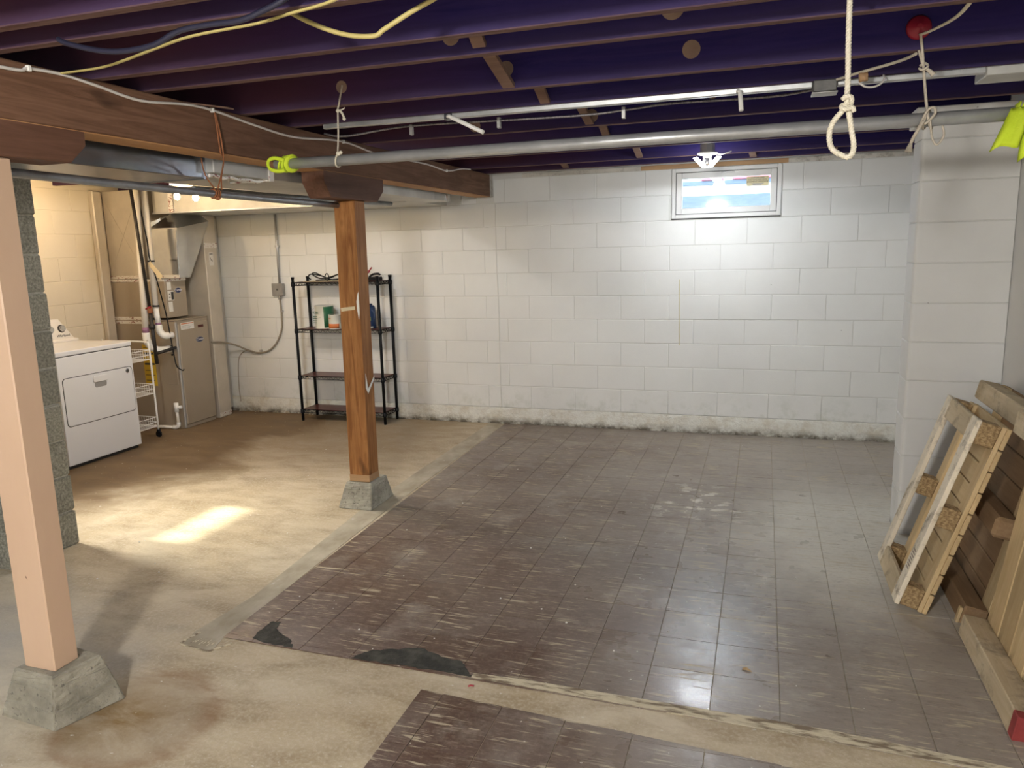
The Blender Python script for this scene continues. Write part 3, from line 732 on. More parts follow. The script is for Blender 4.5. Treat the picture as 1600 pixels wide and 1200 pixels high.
MB().bb((WX0, YB - 0.006, WZ0 - 0.006), (WX1, YB + 0.003, WZ0 + 0.003)).build('sill_gap', 'seam', win1)
for nn, (a, b, z0, z1) in zip((2, 3), wins):
    m_ = MB()
    for (p, q, r0, r1) in ((a, a + 0.02, z0, z1), (b - 0.02, b, z0, z1), (a + 0.02, b - 0.02, z0, z0 + 0.02), (a + 0.02, b - 0.02, z1 - 0.02, z1)): m_.bb((XL - 0.12, p, r0), (XL - 0.08, q, r1))
    o = m_.build('window_%d' % nn, 'vinyl'); tag(o, 'basement window in the left wall behind the %s' % ('block pier' if nn == 2 else 'near left corner'), 'window', kind='structure')
    MB().bb((XL - 0.102, a + 0.02, z0 + 0.02), (XL - 0.098, b - 0.02, z1 - 0.02)).build('pane', 'glass', o)

# ---- outside the back window
g_ = MB().bb((-3.0, YB + TH + 0.005, 1.2), (3.0, 14.0, 1.60)).build('outside_ground', 'soil'); tag(g_, 'bare ground outside the back window', 'ground', kind='structure')
sh_ = thing('neighbouring_shed', 'blurred blue and white shed outside the basement window', 'shed', (-0.5, 8.9, 1.6))
MB().bb((-3.4, 8.4, 1.6), (2.4, 8.6, 2.075)).build('lower_wall', 'out_blue', sh_)
MB().bb((-3.4, 8.62, 1.62), (2.4, 8.8, 2.20)).build('upper_wall', 'out_white', sh_)
MB().bb((-3.4, 8.60, 2.20), (2.4, 8.8, 2.24)).build('trim_board', 'out_blue', sh_)
MB().bb((-3.4, 8.62, 2.24), (2.4, 8.8, 2.42)).build('gable_wall', 'out_white', sh_)
for a, b in ((-0.66, -0.42), (-0.34, 0.2)): MB().bb((a, 8.58, 2.245), (b, 8.62, 2.285)).build('red_trim', 'out_red', sh_)

# ================================================================== STRUCTURAL TIMBER
bt = MB().bb((-2.41, YF + 0.01, 2.035), (-2.27, YB - 0.004, 2.219)).build('timber_beam', 'beam', bevel=0.004)
tag(base_origin(bt), 'long dark brown timber beam carrying the ceiling joists', 'beam')
MB().bb((-2.409, YF + 0.05, 2.030), (-2.271, YB - 0.08, 2.0348)).build('bounce_lit_underside', 'bounce_under', bt, 0.001)['label'] = 'orange brown underside with bounced light in its colour'  # thin strip added to imitate light bounced up onto the underside
MB().bb((-2.411, YB - 0.075, 2.034), (-2.269, YB - 0.003, 2.2195)).build('painted_end', 'sill', bt)['label'] = 'end overpainted grey white'
MB().prism([(-2.33, 2.55, 2.2195 + 0.0), (-2.20, 2.9, 2.2195), (-2.20, 2.86, 2.2195), (-2.37, 2.5, 2.2195)], (0, 0, -0.006)).build('splinter', 'bridging', bt)
def post(label, px0, px1, py0, py1, z0, z1, ped_base, ped_top, bol, smat, pmat, tilt=0.0):
    t = thing('support_post', label, 'post', ((px0 + px1) / 2, (py0 + py1) / 2, 0))
    n = len(ped_base)
    mb = MB()
    zl = (0, 0.35, 0.75, 1.0); loops = []
    for zz in zl:
        f = zz
        loops.append([(b[0] + (tt[0] - b[0]) * f, b[1] + (tt[1] - b[1]) * f, z0 * zz) for b, tt in zip(ped_base, ped_top)])
    vs = [v for l in loops for v in l]; fs = []
    for a in range(3):
        for k in range(4): fs.append((a * 4 + k, a * 4 + (k + 1) % 4, a * 4 + 4 + (k + 1) % 4, a * 4 + 4 + k))
    fs += [(3, 2, 1, 0), (12, 13, 14, 15)]
    mb.add(vs, fs); me = mb.mesh('pedestal', pmat)
    bm = bmesh.new(); bm.from_mesh(me)
    bmesh.ops.bevel(bm, geom=[e for e in bm.edges], offset=0.006, segments=1, affect='EDGES')
    bmesh.ops.triangulate(bm, faces=[f for f in bm.faces if len(f.verts) > 4])
    bmesh.ops.subdivide_edges(bm, edges=list(bm.edges), cuts=4, use_grid_fill=True)
    rn = random.Random(int(abs(px0) * 1000))
    for v in bm.verts:
        if 0.004 < v.co.z < z0 - 0.003: v.co += Vector((rn.uniform(-1, 1), rn.uniform(-1, 1), 0)) * 0.0022
    bm.to_mesh(me); bm.free()
    link('pedestal', me, t)
    MB().hexa([(px0 - tilt, py0, z0), (px1 - tilt, py0, z0), (px1 - tilt, py1, z0), (px0 - tilt, py1, z0), (px0, py0, z1), (px1, py0, z1), (px1, py1, z1), (px0, py1, z1)]).build('shaft', smat, t, 0.004)
    MB().prism([(-2.41, y, z) for y, z in bol], (0.14, 0, 0)).build('bolster', 'bolster', t, 0.003)
    return t
ctr = post('bare orange-brown timber post on concrete pedestal, in front of the shelf unit', -2.431, -2.293, 4.05, 4.175, 0.168, 1.892,
     [(-2.512, 4.0), (-2.272, 4.0), (-2.280, 4.315), (-2.515, 4.315)], [(-2.462, 4.032), (-2.285, 4.032), (-2.285, 4.235), (-2.462, 4.235)],
     [(3.70, 2.034), (3.70, 1.975), (3.765, 1.893), (4.30, 1.893), (4.385, 1.962), (4.385, 2.034)], 'post', 'pedestal', 0.012)
MB().bb((-2.4445, 4.0485, 0.169), (-2.3035, 4.1765, 0.215)).build('base_band', 'brown_sill', ctr, 0.003)['label'] = 'paler foot of the post'
MB().prism([(-2.318, 4.0488, 1.30), (-2.308, 4.0488, 1.345), (-2.300, 4.0488, 1.36), (-2.301, 4.0488, 1.23), (-2.308, 4.0488, 1.19), (-2.316, 4.0488, 1.25)], (0, -0.0008, 0)).build('paint_smear', 'white_pl', ctr)
MB().prism([(-2.428, 4.0488, 1.262), (-2.33, 4.0488, 1.272), (-2.33, 4.0488, 1.252), (-2.425, 4.0488, 1.240)], (0, -0.0006, 0)).build('paint_smear', 'tag', ctr)
MB().prism([(-2.2965, 4.06, 0.77), (-2.2965, 4.085, 0.73), (-2.2955, 4.17, 0.81), (-2.2955, 4.17, 0.83), (-2.2965, 4.09, 0.76), (-2.296, 4.065, 0.86)], (0.0012, 0, 0)).build('paint_smear', 'white_pl', ctr)
nrp = post('tan painted timber post on weathered concrete pedestal in the near left corner', -2.44, -2.30, 1.795, 1.893, 0.18, 1.919,
     [(-2.533, 1.745), (-2.259, 1.727), (-2.180, 1.960), (-2.45, 2.01)], [(-2.475, 1.775), (-2.285, 1.765), (-2.245, 1.935), (-2.44, 1.96)],
     [(1.46, 2.034), (1.46, 1.985), (1.53, 1.921), (2.095, 1.921), (2.165, 1.985), (2.165, 2.034)], 'tan_paint', 'near_pedestal', 0.004)

# ================================================================== DUCTS
def duct_thing(name, label): return thing(name, label, 'duct', (-2.7, 3.0, 1.95))
dt = duct_thing('air_duct', 'rectangular galvanised supply duct running beside the timber beam')
MB().bb((-2.98, YF + 0.02, 1.952), (-2.505, 3.045, 2.2)).build('near_section', 'galv', dt, 0.003)
MB().bb((-2.98, 3.05, 1.976), (-2.455, 5.595, 2.2)).build('far_section', 'galv_dull', dt, 0.003)
MB().bb((-2.70, 5.6, 1.977), (-2.452, 5.9, 2.2)).build('end_section', 'galv_dull', dt, 0.003)
MB().bb((-2.986, 3.032, 1.948), (-2.499, 3.058, 2.19)).build('seam_collar', 'galv', dt, 0.002)
MB().bb((-2.70, 3.47, 1.968), (-2.450, 3.51, 2.10)).build('foil_tape', 'tape', dt, 0.001)
tp = MB(); rnd = random.Random(3)
pts = [(-2.49 - 0.0 + rnd.uniform(-0.004, 0.004), 3.06 + i * 0.05, 1.966 + rnd.uniform(-0.006, 0.008)) for i in range(9)]
tp.tube(pts, 0.009, 6, 2); tp.build('torn_tape', 'tape', dt)
MB().bb((-2.451, 5.80, 1.976), (-2.447, 5.835, 2.03)).build('foil_tape', 'silver', dt)
d2 = thing('wall_duct', 'wide galvanised duct along the top of the back wall, lit by the warm bulbs', 'duct', (-3.9, 6.0, 1.975))
MB().bb((-5.20, 5.602, 1.978), (-2.705, 6.425, 2.2)).build('duct_body', 'galv_dull', d2, 0.003)
MB().bb((-5.21, 5.596, 1.972), (-2.71, 5.612, 1.986)).build('front_flange', 'conduit', d2, 0.001)
MB().bb((-5.02, 5.594, 1.98), (-4.97, 5.60, 2.19)).build('foil_tape', 'tape', d2)
dp = MB().tube([(-2.75, 3.25, 1.928), (-2.75, 3.76, 1.929), (-2.75, 4.29, 1.934), (-2.75, 5.42, 1.952)], 0.017, 12).build('iron_pipe', 'dark_pipe', smooth=True)
tag(base_origin(dp), 'thin dark iron pipe strapped under the galvanised duct', 'pipe')

# ================================================================== CEILING CLUTTER
# long steel pipe hung from the joists
hp_ = thing('clothes_pipe', 'long grey steel pipe hung on cords below the joists', 'pipe', (-0.4, 3.05, 1.97))
MB().tube([(-2.112, 3.05, 1.993), (1.16, 3.05, 1.993)], 0.0235, 20).build('tube', 'pipe', hp_, smooth=True)
def band(path_c, r, x, n=26): pass
def cloth_left():
    t = thing('cloth_strip', 'neon yellow cloth strip wound round the end of the hanging pipe by the beam', 'cloth', (-2.05, 3.05, 1.96))
    m = MB()
    for x0, ph, rr in ((-2.075, 0.0, 0.0265), (-2.050, 0.5, 0.0285), (-2.028, 1.1, 0.030)):
        pts = []
        for k in range(21):
            a = 2 * PI * k / 20
            pts.append((x0 + 0.012 * math.sin(a + ph), 3.05 + math.cos(a) * rr, 1.993 + math.sin(a) * rr))
        m.tube(pts, 0.012, 6, sy=0.3)
    m.build('wrap', 'neon', t, smooth=True)
    m = MB().tube([(-2.045, 3.018, 2.005), (-2.09, 3.012, 2.017), (-2.125, 3.016, 2.010), (-2.136, 3.022, 1.990), (-2.122, 3.02, 1.970), (-2.085, 3.016, 1.960), (-2.045, 3.016, 1.962)], 0.006, 6, 4, sy=1.5)
    m.build('loose_loop', 'neon', t, smooth=True)
cloth_left()
def sheet(name, mat, parent, rows, thick=0.003):
    vs = [Vector(p) for r in rows for p in r]; n = len(rows[0]); fs = []
    for i in range(len(rows) - 1):
        for k in range(n - 1): fs.append((i * n + k, i * n + k + 1, (i + 1) * n + k + 1, (i + 1) * n + k))
    me = bpy.data.meshes.new(name); me.from_pydata([tuple(v) for v in vs], [], fs); me.materials.append(MT[mat])
    bm = bmesh.new(); bm.from_mesh(me)
    bmesh.ops.solidify(bm, geom=list(bm.faces), thickness=thick); bmesh.ops.recalc_face_normals(bm, faces=list(bm.faces)); bm.to_mesh(me); bm.free()
    for p in me.polygons: p.use_smooth = True
    return link(name, me, parent)
def cloth_right():
    t = thing('cloth_strip', 'neon yellow cloth strip knotted over the hanging pipe beside the stub wall', 'cloth', (0.80, 3.02, 1.83))
    m = MB()
    for x0, ph, rr in ((0.775, 0.0, 0.028), (0.80, 0.6, 0.031), (0.825, 1.2, 0.030)):
        m.tube([(x0 + 0.014 * math.sin(2 * PI * k / 20 + ph), 3.05 + math.cos(2 * PI * k / 20) * rr, 1.993 + math.sin(2 * PI * k / 20) * rr) for k in range(21)], 0.015, 6, sy=0.3)
    m.build('wrap', 'neon', t, smooth=True)
    def tail(name, p0, p1, w0, w1, sag):
        rows = []
        for i in range(9):
            f = i / 8; c = Vector(p0).lerp(Vector(p1), f); c.y -= sag * math.sin(PI * f)
            wd = w0 + (w1 - w0) * f
            rows.append([(c.x + wd * (k / 6 - 0.5), c.y + 0.006 * math.sin(k * 1.9 + f * 3) - 0.004 * k, c.z + 0.010 * math.sin(k * 0.8) * f + (0.018 * (k / 6 - 0.5) * f)) for k in range(7)])
        sheet(name, 'neon', t, rows)
    tail('tail', (0.785, 3.018, 2.005), (0.742, 2.99, 1.876), 0.045, 0.075, 0.012)
    tail('tail', (0.818, 3.015, 1.985), (0.812, 2.985, 1.838), 0.04, 0.05, 0.01)
cloth_right()
# cords carrying the pipe
t = thing('hanging_cord', 'thin cord tying the pipe to the joist near the beam', 'cord', (-1.77, 3.03, 1.96))
m = MB().tube([(-1.741, 3.035, 2.30), (-1.760, 3.03, 2.222), (-1.767, 3.03, 2.198), (-1.775, 3.035, 2.10), (-1.784, 3.035, 2.022)], 0.0042, 6, 4); m.build('cord', 'rope_old', t, smooth=True)
m = MB().tube([(-1.768, 3.03, 2.20), (-1.750, 3.028, 2.190), (-1.737, 3.025, 2.168), (-1.734, 3.024, 2.16)], 0.0055, 6, 3); m.tube([(-1.768, 3.03, 2.198), (-1.745, 3.03, 2.200), (-1.732, 3.03, 2.207)], 0.003, 5, 2); m.ball((-1.768, 3.03, 2.196), 0.008); m.ball((-1.735, 3.024, 2.160), 0.0075); m.build('knot', 'rope', t, smooth=True)
m = MB().tube([(-1.79 + 0.006 * math.sin(a), 3.05 + math.cos(a) * 0.0275, 1.993 + math.sin(a) * 0.0275) for a in [2 * PI * k / 18 for k in range(19)]], 0.004, 6); m.ball((-1.775, 3.024, 2.018), 0.010); m.ball((-1.762, 3.024, 2.022), 0.008); m.build('wrap', 'rope', t, smooth=True)
t = thing('hanging_cord', 'frayed cord lashing the pipe beside the red disc, with tail and loop', 'cord', (0.50, 3.03, 1.90))
MB().tube([(0.565, 2.512, 2.30), (0.562, 2.65, 2.285), (0.545, 2.80, 2.262), (0.505, 2.95, 2.262), (0.479, 3.02, 2.266)], 0.0075, 8, 5, sy=0.5).build('strap', 'rope', t, smooth=True)
m = MB().tube([(0.479, 3.02, 2.268), (0.484, 3.028, 2.245), (0.488, 3.03, 2.224), (0.496, 3.03, 2.162), (0.505, 3.035, 2.10), (0.512, 3.035, 2.05), (0.516, 3.028, 2.02)], 0.0048, 6, 4); m.tube([(0.479, 3.035, 2.219), (0.487, 3.03, 2.19), (0.494, 3.03, 2.166)], 0.0042, 6, 3); m.build('cord', 'rope_old', t, smooth=True)
m = MB()
m.tube([(0.483, 3.03, 2.160), (0.490, 3.02, 2.152), (0.504, 3.02, 2.158), (0.508, 3.03, 2.168), (0.497, 3.035, 2.176), (0.486, 3.03, 2.168)], 0.0045, 6, 4)
m.tube([(0.500, 3.028, 2.160), (0.516, 3.026, 2.146), (0.528, 3.025, 2.133)], lambda f: 0.0045 + 0.005 * f, 7, 3)
m.build('knot', 'rope_old', t, smooth=True)
m = MB()
for x0, ph, rr in ((0.505, 0.0, 0.028), (0.518, 0.9, 0.030), (0.530, 2.0, 0.031)):
    m.tube([(x0 + 0.012 * math.sin(2 * PI * k / 18 + ph), 3.05 + math.cos(2 * PI * k / 18) * rr, 1.993 + math.sin(2 * PI * k / 18) * rr) for k in range(19)], 0.0046, 6)
m.tube([(0.500, 3.018, 1.985), (0.515, 3.012, 2.02), (0.533, 3.012, 2.026), (0.538, 3.012, 2.008), (0.522, 3.012, 1.985), (0.508, 3.014, 1.975)], 0.0046, 6, 4)
m.build('lashing', 'rope_old', t, smooth=True)
m = MB().tube([(0.505, 3.016, 1.985), (0.488, 3.012, 1.955), (0.476, 3.012, 1.932), (0.469, 3.012, 1.912)], 0.0055, 7, 4); m.tube([(0.469, 3.012, 1.912), (0.466, 3.012, 1.900), (0.463, 3.012, 1.885)], lambda f: 0.006 + 0.006 * f, 8, 2); m.build('frayed_tail', 'rope_old', t, smooth=True)
MB().tube([(0.525, 3.014, 1.985), (0.530, 3.012, 1.945), (0.537, 3.012, 1.919), (0.549, 3.012, 1.904), (0.563, 3.012, 1.918), (0.569, 3.012, 1.938), (0.563, 3.014, 1.965)], 0.0038, 6, 5).build('loop', 'rope_old', t, smooth=True)
# rope with a loop
t = thing('looped_rope', 'white braided rope hanging from a joist with a knotted loop', 'rope', (0.18, 2.2, 1.80))
MB().rope([(0.185, 2.225, 2.222), (0.185, 2.205, 2.182), (0.186, 2.2, 2.092), (0.189, 2.2, 2.0), (0.189, 2.2, 1.935)], 0.0072, 0.024).build('rope', 'rope', t, smooth=True)
MB().rope([(0.186, 2.2, 1.935), (0.181, 2.2, 1.920), (0.160, 2.2, 1.894), (0.151, 2.2, 1.863), (0.159, 2.2, 1.827), (0.183, 2.2, 1.809), (0.199, 2.2, 1.803), (0.209, 2.2, 1.814), (0.2105, 2.2, 1.835), (0.204, 2.2, 1.868), (0.197, 2.2, 1.905), (0.191, 2.2, 1.93)], 0.0072, 0.024).build('loop', 'rope', t, smooth=True)
m = MB(); m.rope([(0.178, 2.192, 1.945), (0.186, 2.186, 1.952), (0.198, 2.188, 1.948), (0.200, 2.200, 1.936), (0.194, 2.210, 1.930), (0.181, 2.208, 1.934), (0.177, 2.196, 1.926), (0.188, 2.186, 1.920), (0.202, 2.190, 1.924), (0.206, 2.196, 1.916)], 0.0062, 0.022); m.build('knot', 'rope', t, smooth=True)
cw = MB().tube([(0.322, 3.30, 2.196), (0.352, 3.30, 2.198)], 0.017, 12).build('wood_handle', 'cork', smooth=True)
# (turned handle and loop of flex hang from the joist behind the rope)
tag(base_origin(cw), 'short turned wooden handle hanging behind the looped rope', 'handle')
fx = MB().tube([(0.325, 3.32, 2.182), (0.345, 3.32, 2.166), (0.375, 3.33, 2.163), (0.405, 3.34, 2.175), (0.418, 3.36, 2.20), (0.418, 3.40, 2.216)], 0.0038, 6, 5).build('flex_loop', 'white_cable', smooth=True)
tag(base_origin(fx), 'short loop of white flex hanging beside the wooden handle', 'cable')
rd = MB().lathe([(0.036, 0.0), (0.040, -0.006), (0.034, -0.014), (0.016, -0.018), (0.008, -0.030)], 24, (0.474, 3.0395, 2.292), 'y').build('red_disc', 'red', smooth=True)
tag(base_origin(rd), 'dark red round disc fixed to a joist', 'disc')
# lower pipe from post to post, hung on rusty wire
lp = MB().tube([(-2.475, 1.3, 1.905), (-2.46, 2.04, 1.893), (-2.46, 3.06, 1.880), (-2.405, 4.049, 1.868)], 0.0165, 14, 3).build('steel_rail', 'rail', smooth=True)
tag(base_origin(lp), 'dark steel pipe running below the beam into the orange-brown post', 'pipe')
t = thing('rusty_wire', 'twisted rusty wire hanging the dark pipe from the timber beam', 'wire', (-2.36, 3.0, 1.87))
MB().tube([(-2.28, 2.845, 2.2225), (-2.264, 2.849, 2.215), (-2.264, 2.86, 2.12), (-2.264, 2.868, 2.036), (-2.30, 2.93, 2.026), (-2.38, 3.02, 1.99), (-2.445, 3.055, 1.905)], 0.0035, 6, 4).build('strand', 'rust', t)
MB().tube([(-2.264, 2.852, 2.215), (-2.262, 2.874, 2.11), (-2.264, 2.885, 2.030), (-2.32, 2.95, 2.0), (-2.40, 3.03, 1.95), (-2.44, 3.075, 1.90)], 0.0035, 6, 4).build('strand', 'rust', t)
MB().tube([(-2.42, 2.93, 2.03), (-2.44, 2.97, 1.96), (-2.446, 3.035, 1.90)], 0.003, 6, 3).build('strand', 'rust', t)
m = MB()
for y0 in (3.035, 3.05, 3.064): m.tube([(-2.46 + math.cos(2 * PI * k / 14) * 0.020, y0 + 0.004 * math.sin(4 * PI * k / 14), 1.880 + math.sin(2 * PI * k / 14) * 0.020) for k in range(15)], 0.0045, 5)
m.ball((-2.445, 3.05, 1.862), 0.012); m.build('coil', 'rust', t)
# raceway and box
t = thing('metal_raceway', 'pale metal raceway fixed under the joists across the ceiling', 'raceway', (-0.6, 3.45, 2.19))
MB().bb((-2.09, 3.43, 2.196), (0.165, 3.46, 2.2195)).build('channel', 'conduit', t, 0.003)
MB().bb((0.255, 3.43, 2.196), (0.775, 3.46, 2.2195)).build('channel', 'conduit', t, 0.003)
for x, ln in ((-1.42, 0.21), (-0.125, 0.085)):
    e = (x + 0.19, 3.38, 2.115) if ln > 0.1 else (x + 0.018, 3.40, 2.125)
    MB().tube([(x, 3.425, 2.205), (x + 0.012, 3.418, 2.203), e], 0.0095, 10).build('spout', 'white_pl', t, smooth=True)
MB().bb((-1.44, 3.426, 2.192), (-1.40, 3.463, 2.2198)).build('coupling', 'galv', t, 0.002)
jb = MB().bb((0.166, 3.40, 2.172), (0.254, 3.48, 2.2195)).build('junction_box', 'dark_box', bevel=0.004); tag(base_origin(jb), 'dark metal junction box in the ceiling raceway', 'junction box')
MB().bb((0.162, 3.396, 2.168), (0.258, 3.484, 2.172)).build('cover_plate', 'grey_trim', jb, 0.001)
rp = MB().bb((0.775, 3.425, 2.185), (1.12, 3.60, 2.2195)).build('return_pan', 'galv_dull', bevel=0.003); tag(base_origin(rp), 'dented pale metal pan between joists at the right end of the raceway', 'pan')
cb = MB().tube([(0.24, 3.42, 2.214), (0.33, 3.30, 2.215), (0.437, 3.16, 2.214), (0.475, 3.06, 2.214)], 0.0055, 7, 5).build('flat_cable', 'rope_old', smooth=True); tag(base_origin(cb), 'grey-brown cable from the junction box to the hanging cord', 'cable')
bx = MB().tube([(-2.20, 3.62, 2.205), (-2.07, 3.62, 2.185), (-1.78, 3.62, 2.207), (-1.5, 3.62, 2.207), (-0.854, 3.62, 2.193), (-0.60, 3.62, 2.203), (-0.413, 3.62, 2.213), (0.0, 3.62, 2.207), (0.17, 3.50, 2.20)], 0.0055, 8, 5).build('armoured_cable', 'armour', smooth=True); tag(base_origin(bx), 'thin armoured cable running beside the raceway', 'cable')
for x in (-1.70, -0.63, -1.235):
    o = MB().bb((x - 0.008, 3.610, 2.165), (x + 0.008, 3.632, 2.215)).build('clip', 'grey_trim', bx, 0.001)
# cables on the left
ya = MB().tube([(-2.40, 2.11, 2.2175), (-2.149, 2.074, 2.207), (-2.0, 2.046, 2.205), (-1.746, 1.952, 2.205), (-1.542, 1.877, 2.203), (-1.314, 1.856, 2.205), (-1.188, 1.818, 2.205), (-1.03, 1.78, 2.209), (-0.95, 1.77, 2.24)], 0.0062, 8, 5, sy=0.6).build('yellow_cable', 'romex', smooth=True); tag(base_origin(ya), 'yellow cable running from the beam diagonally under the joists', 'cable')
yb = MB().tube([(-1.345, 1.96, 2.30), (-1.277, 1.97, 2.258), (-1.188, 1.97, 2.212), (-1.1, 1.97, 2.181), (-1.022, 1.97, 2.171), (-0.992, 1.97, 2.184), (-0.914, 1.97, 2.217), (-0.80, 1.97, 2.26), (-0.7, 1.97, 2.31)], 0.0068, 8, 5).build('yellow_cable', 'romex', smooth=True); tag(base_origin(yb), 'sagging loop of yellow cable between two joists', 'cable')
hs = MB().tube([(-1.90, 1.76, 2.205), (-1.869, 1.76, 2.19), (-1.77, 1.76, 2.163), (-1.682, 1.76, 2.151), (-1.573, 1.76, 2.156), (-1.485, 1.76, 2.182), (-1.382, 1.76, 2.187), (-1.303, 1.76, 2.186), (-1.244, 1.76, 2.196), (-1.15, 1.76, 2.225), (-1.08, 1.76, 2.28)], 0.0075, 10, 5).build('dark_hose', 'dark_cable', smooth=True); tag(base_origin(hs), 'dark smoky hose drooping between the joists above the beam', 'hose')
t = thing('beam_cable', 'white cable stapled along the face of the timber beam', 'cable', (-2.262, 3.5, 2.17))
MB().tube([(-2.264, 1.2, 2.19), (-2.264, 1.869, 2.188), (-2.264, 1.969, 2.203), (-2.264, 2.101, 2.209), (-2.264, 2.231, 2.199), (-2.264, 2.434, 2.181), (-2.264, 2.676, 2.206), (-2.264, 2.838, 2.208), (-2.264, 3.132, 2.185), (-2.264, 3.438, 2.171), (-2.264, 3.907, 2.205), (-2.264, 4.334, 2.179), (-2.264, 5.021, 2.185), (-2.264, 5.398, 2.17), (-2.262, 5.70, 2.21), (-2.24, 5.83, 2.215)], 0.0055, 8, 6).build('sheath', 'white_cable', t, smooth=True)
for y, z in ((1.969, 2.203), (2.838, 2.208), (3.92, 2.205), (5.40, 2.17)): MB().bb((-2.2705, y - 0.006, z - 0.009), (-2.256, y + 0.006, z + 0.009)).build('staple', 'white_pl', t, 0.001)

# ================================================================== LAMPS
t = thing('garage_lamp', 'white ceiling lamp with glowing LED wings in front of the window', 'lamp', (-0.42, 5.7, 2.1))
MB().lathe([(0.066, 0.0), (0.072, -0.008), (0.066, -0.016), (0.040, -0.018)], 24, (-0.40, 5.70, 2.219)).build('base', 'white_pl', t, smooth=True)
MB().lathe([(0.030, 0.0), (0.034, -0.03), (0.040, -0.06), (0.034, -0.085), (0.02, -0.09)], 18, (-0.40, 5.70, 2.203)).build('housing', 'silver', t, smooth=True)
MB().lathe([(0.05, 2.2195), (0.05, 2.275)], 8, (-0.40, 5.70, 0)).build('ceiling_box', 'galv_dull', t)
MB().bb((-0.42, 5.1955, 2.275), (-0.38, 5.8595, 2.285)).build('mounting_bar', 'galv_dull', t)
def wing(ang, mat='led'):
    a = Vector((math.cos(ang), math.sin(ang), 0)); s = Vector((-a.y, a.x, 0)); d = (a * 0.75 + Vector((0, 0, 0.66))).normalized(); n = d.cross(s).normalized()
    c0 = Vector((-0.40, 5.70, 2.118)) + a * 0.022; p = []
    for f in (0.0, 0.098):
        for sx, sn in ((-1, -1), (1, -1), (1, 1), (-1, 1)): p.append(c0 + d * f + s * (sx * 0.026) + n * (sn * 0.004))
    MB().hexa(p).build('led_wing', mat, t, 0.002)
for k in range(3): wing(math.radians(-28 + 120 * k))
l2 = add_light('garage_lamp_down_light', 'AREA', (-0.40, 5.70, 2.075), 6.0, (0.90, 0.95, 1.0), shape='DISK', size=0.16)
l2.parent = t; l2.location = Vector((-0.40, 5.70, 2.075)) - t.location
l3 = add_light('garage_lamp_wide_light', 'SPOT', (-0.40, 5.70, 2.085), 14.0, (0.90, 0.95, 1.0), shadow_soft_size=0.05, spot_size=PI, spot_blend=0.1)
l3.parent = t; l3.location = Vector((-0.40, 5.70, 2.085)) - t.location
lamp = add_light('garage_lamp_light', 'POINT', (-0.40, 5.70, 2.085), 7.0, (0.90, 0.95, 1.0), shadow_soft_size=0.05)
lamp.parent = t; lamp.location = Vector((-0.40, 5.70, 2.085)) - t.location
fc = MB().tube([(-0.36, 5.70, 2.215), (-0.30, 5.69, 2.20), (-0.235, 5.68, 2.215)], 0.004, 6, 4).build('flex', 'white_cable', t, smooth=True)
t = thing('twin_bulb_lamp', 'pair of bare warm bulbs below the wall duct near the furnace', 'lamp', (-4.05, 4.7, 2.0))
MB().bb((-4.16, 4.66, 2.10), (-3.93, 4.74, 2.135)).build('holder', 'white_pl', t, 0.006)
MB().tube([(-4.05, 4.7, 2.13), (-4.05, 4.7, ZS - 0.001)], 0.02, 10).build('stem', 'white_pl', t)
for x, z in ((-4.13, 2.030), (-3.965, 2.014)):
    MB().ball((x, 4.7, z), 0.021, 14, 10, 1.1).build('bulb', 'bulb', t, smooth=True)
    MB().lathe([(0.016, 0.0), (0.016, 2.108 - z - 0.019)], 12, (x, 4.7, z + 0.019)).build('socket', 'white_pl', t, smooth=True)

# ================================================================== LAUNDRY AND FURNACE
# dryer
t = thing('clothes_dryer', 'white clothes dryer with two control knobs beside the block pier', 'dryer', (-5.34, 4.615, 0))
dx0, dx1, dy0, dy1 = -5.70, -5.0, 4.255, 4.975
MB().bb((dx0, dy0, 0.028), (dx1, dy1, 0.868)).build('body', 'enamel', t, 0.006, seg=2)
MB().bb((dx0, dy0 - 0.004, 0.873), (dx1 + 0.006, dy1 + 0.004, 0.910)).build('top_panel', 'enamel', t, 0.008, seg=2)
MB().bb((dx0 + 0.02, dy0 + 0.01, 0.866), (dx1 - 0.004, dy1 - 0.01, 0.875)).build('top_seam', 'seam', t)
MB().bb((dx0 + 0.03, dy0 + 0.012, 0.0), (dx1 - 0.03, dy1 - 0.012, 0.03)).build('plinth', 'seam', t)
dr = MB()
def rrect(y0, y1, z0, z1, r, x, n=5):
    out = []
    for cy, cz, a0 in ((y1 - r, z1 - r, 0), (y0 + r, z1 - r, 90), (y0 + r, z0 + r, 180), (y1 - r, z0 + r, 270)):
        for k in range(n + 1):
            a = math.radians(a0 + 90 * k / n); out.append((x, cy + r * math.cos(a), cz + r * math.sin(a)))
    return out
MB().prism(rrect(4.282, 4.958, 0.328, 0.706, 0.03, dx1 - 0.004), (0.0052, 0, 0)).build('door_gap', 'seam', t)
door = MB().prism(rrect(4.287, 4.953, 0.333, 0.701, 0.027, dx1 - 0.003), (0.008, 0, 0)).build('door', 'enamel', t, 0.002)
MB().prism(rrect(4.556, 4.694, 0.632, 0.682, 0.012, dx1 + 0.004), (0.010, 0, 0)).build('handle', 'enamel', door, 0.003)
MB().prism(rrect(4.568, 4.684, 0.590, 0.634, 0.018, dx1 + 0.0045), (0.002, 0, 0)).build('handle_recess', 'grey_trim', door, 0.001)
bd = MB().lathe([(0.019, 0.0), (0.019, 0.003), (0.016, 0.004)], 20, (dx1 + 0.005, 4.903, 0.673), 'x').build('badge', 'silver', door)
MB().lathe([(0.012, 0.0), (0.012, 0.001)], 16, (dx1 + 0.0092, 4.903, 0.673), 'x').build('badge_inset', 'dark_box', door)
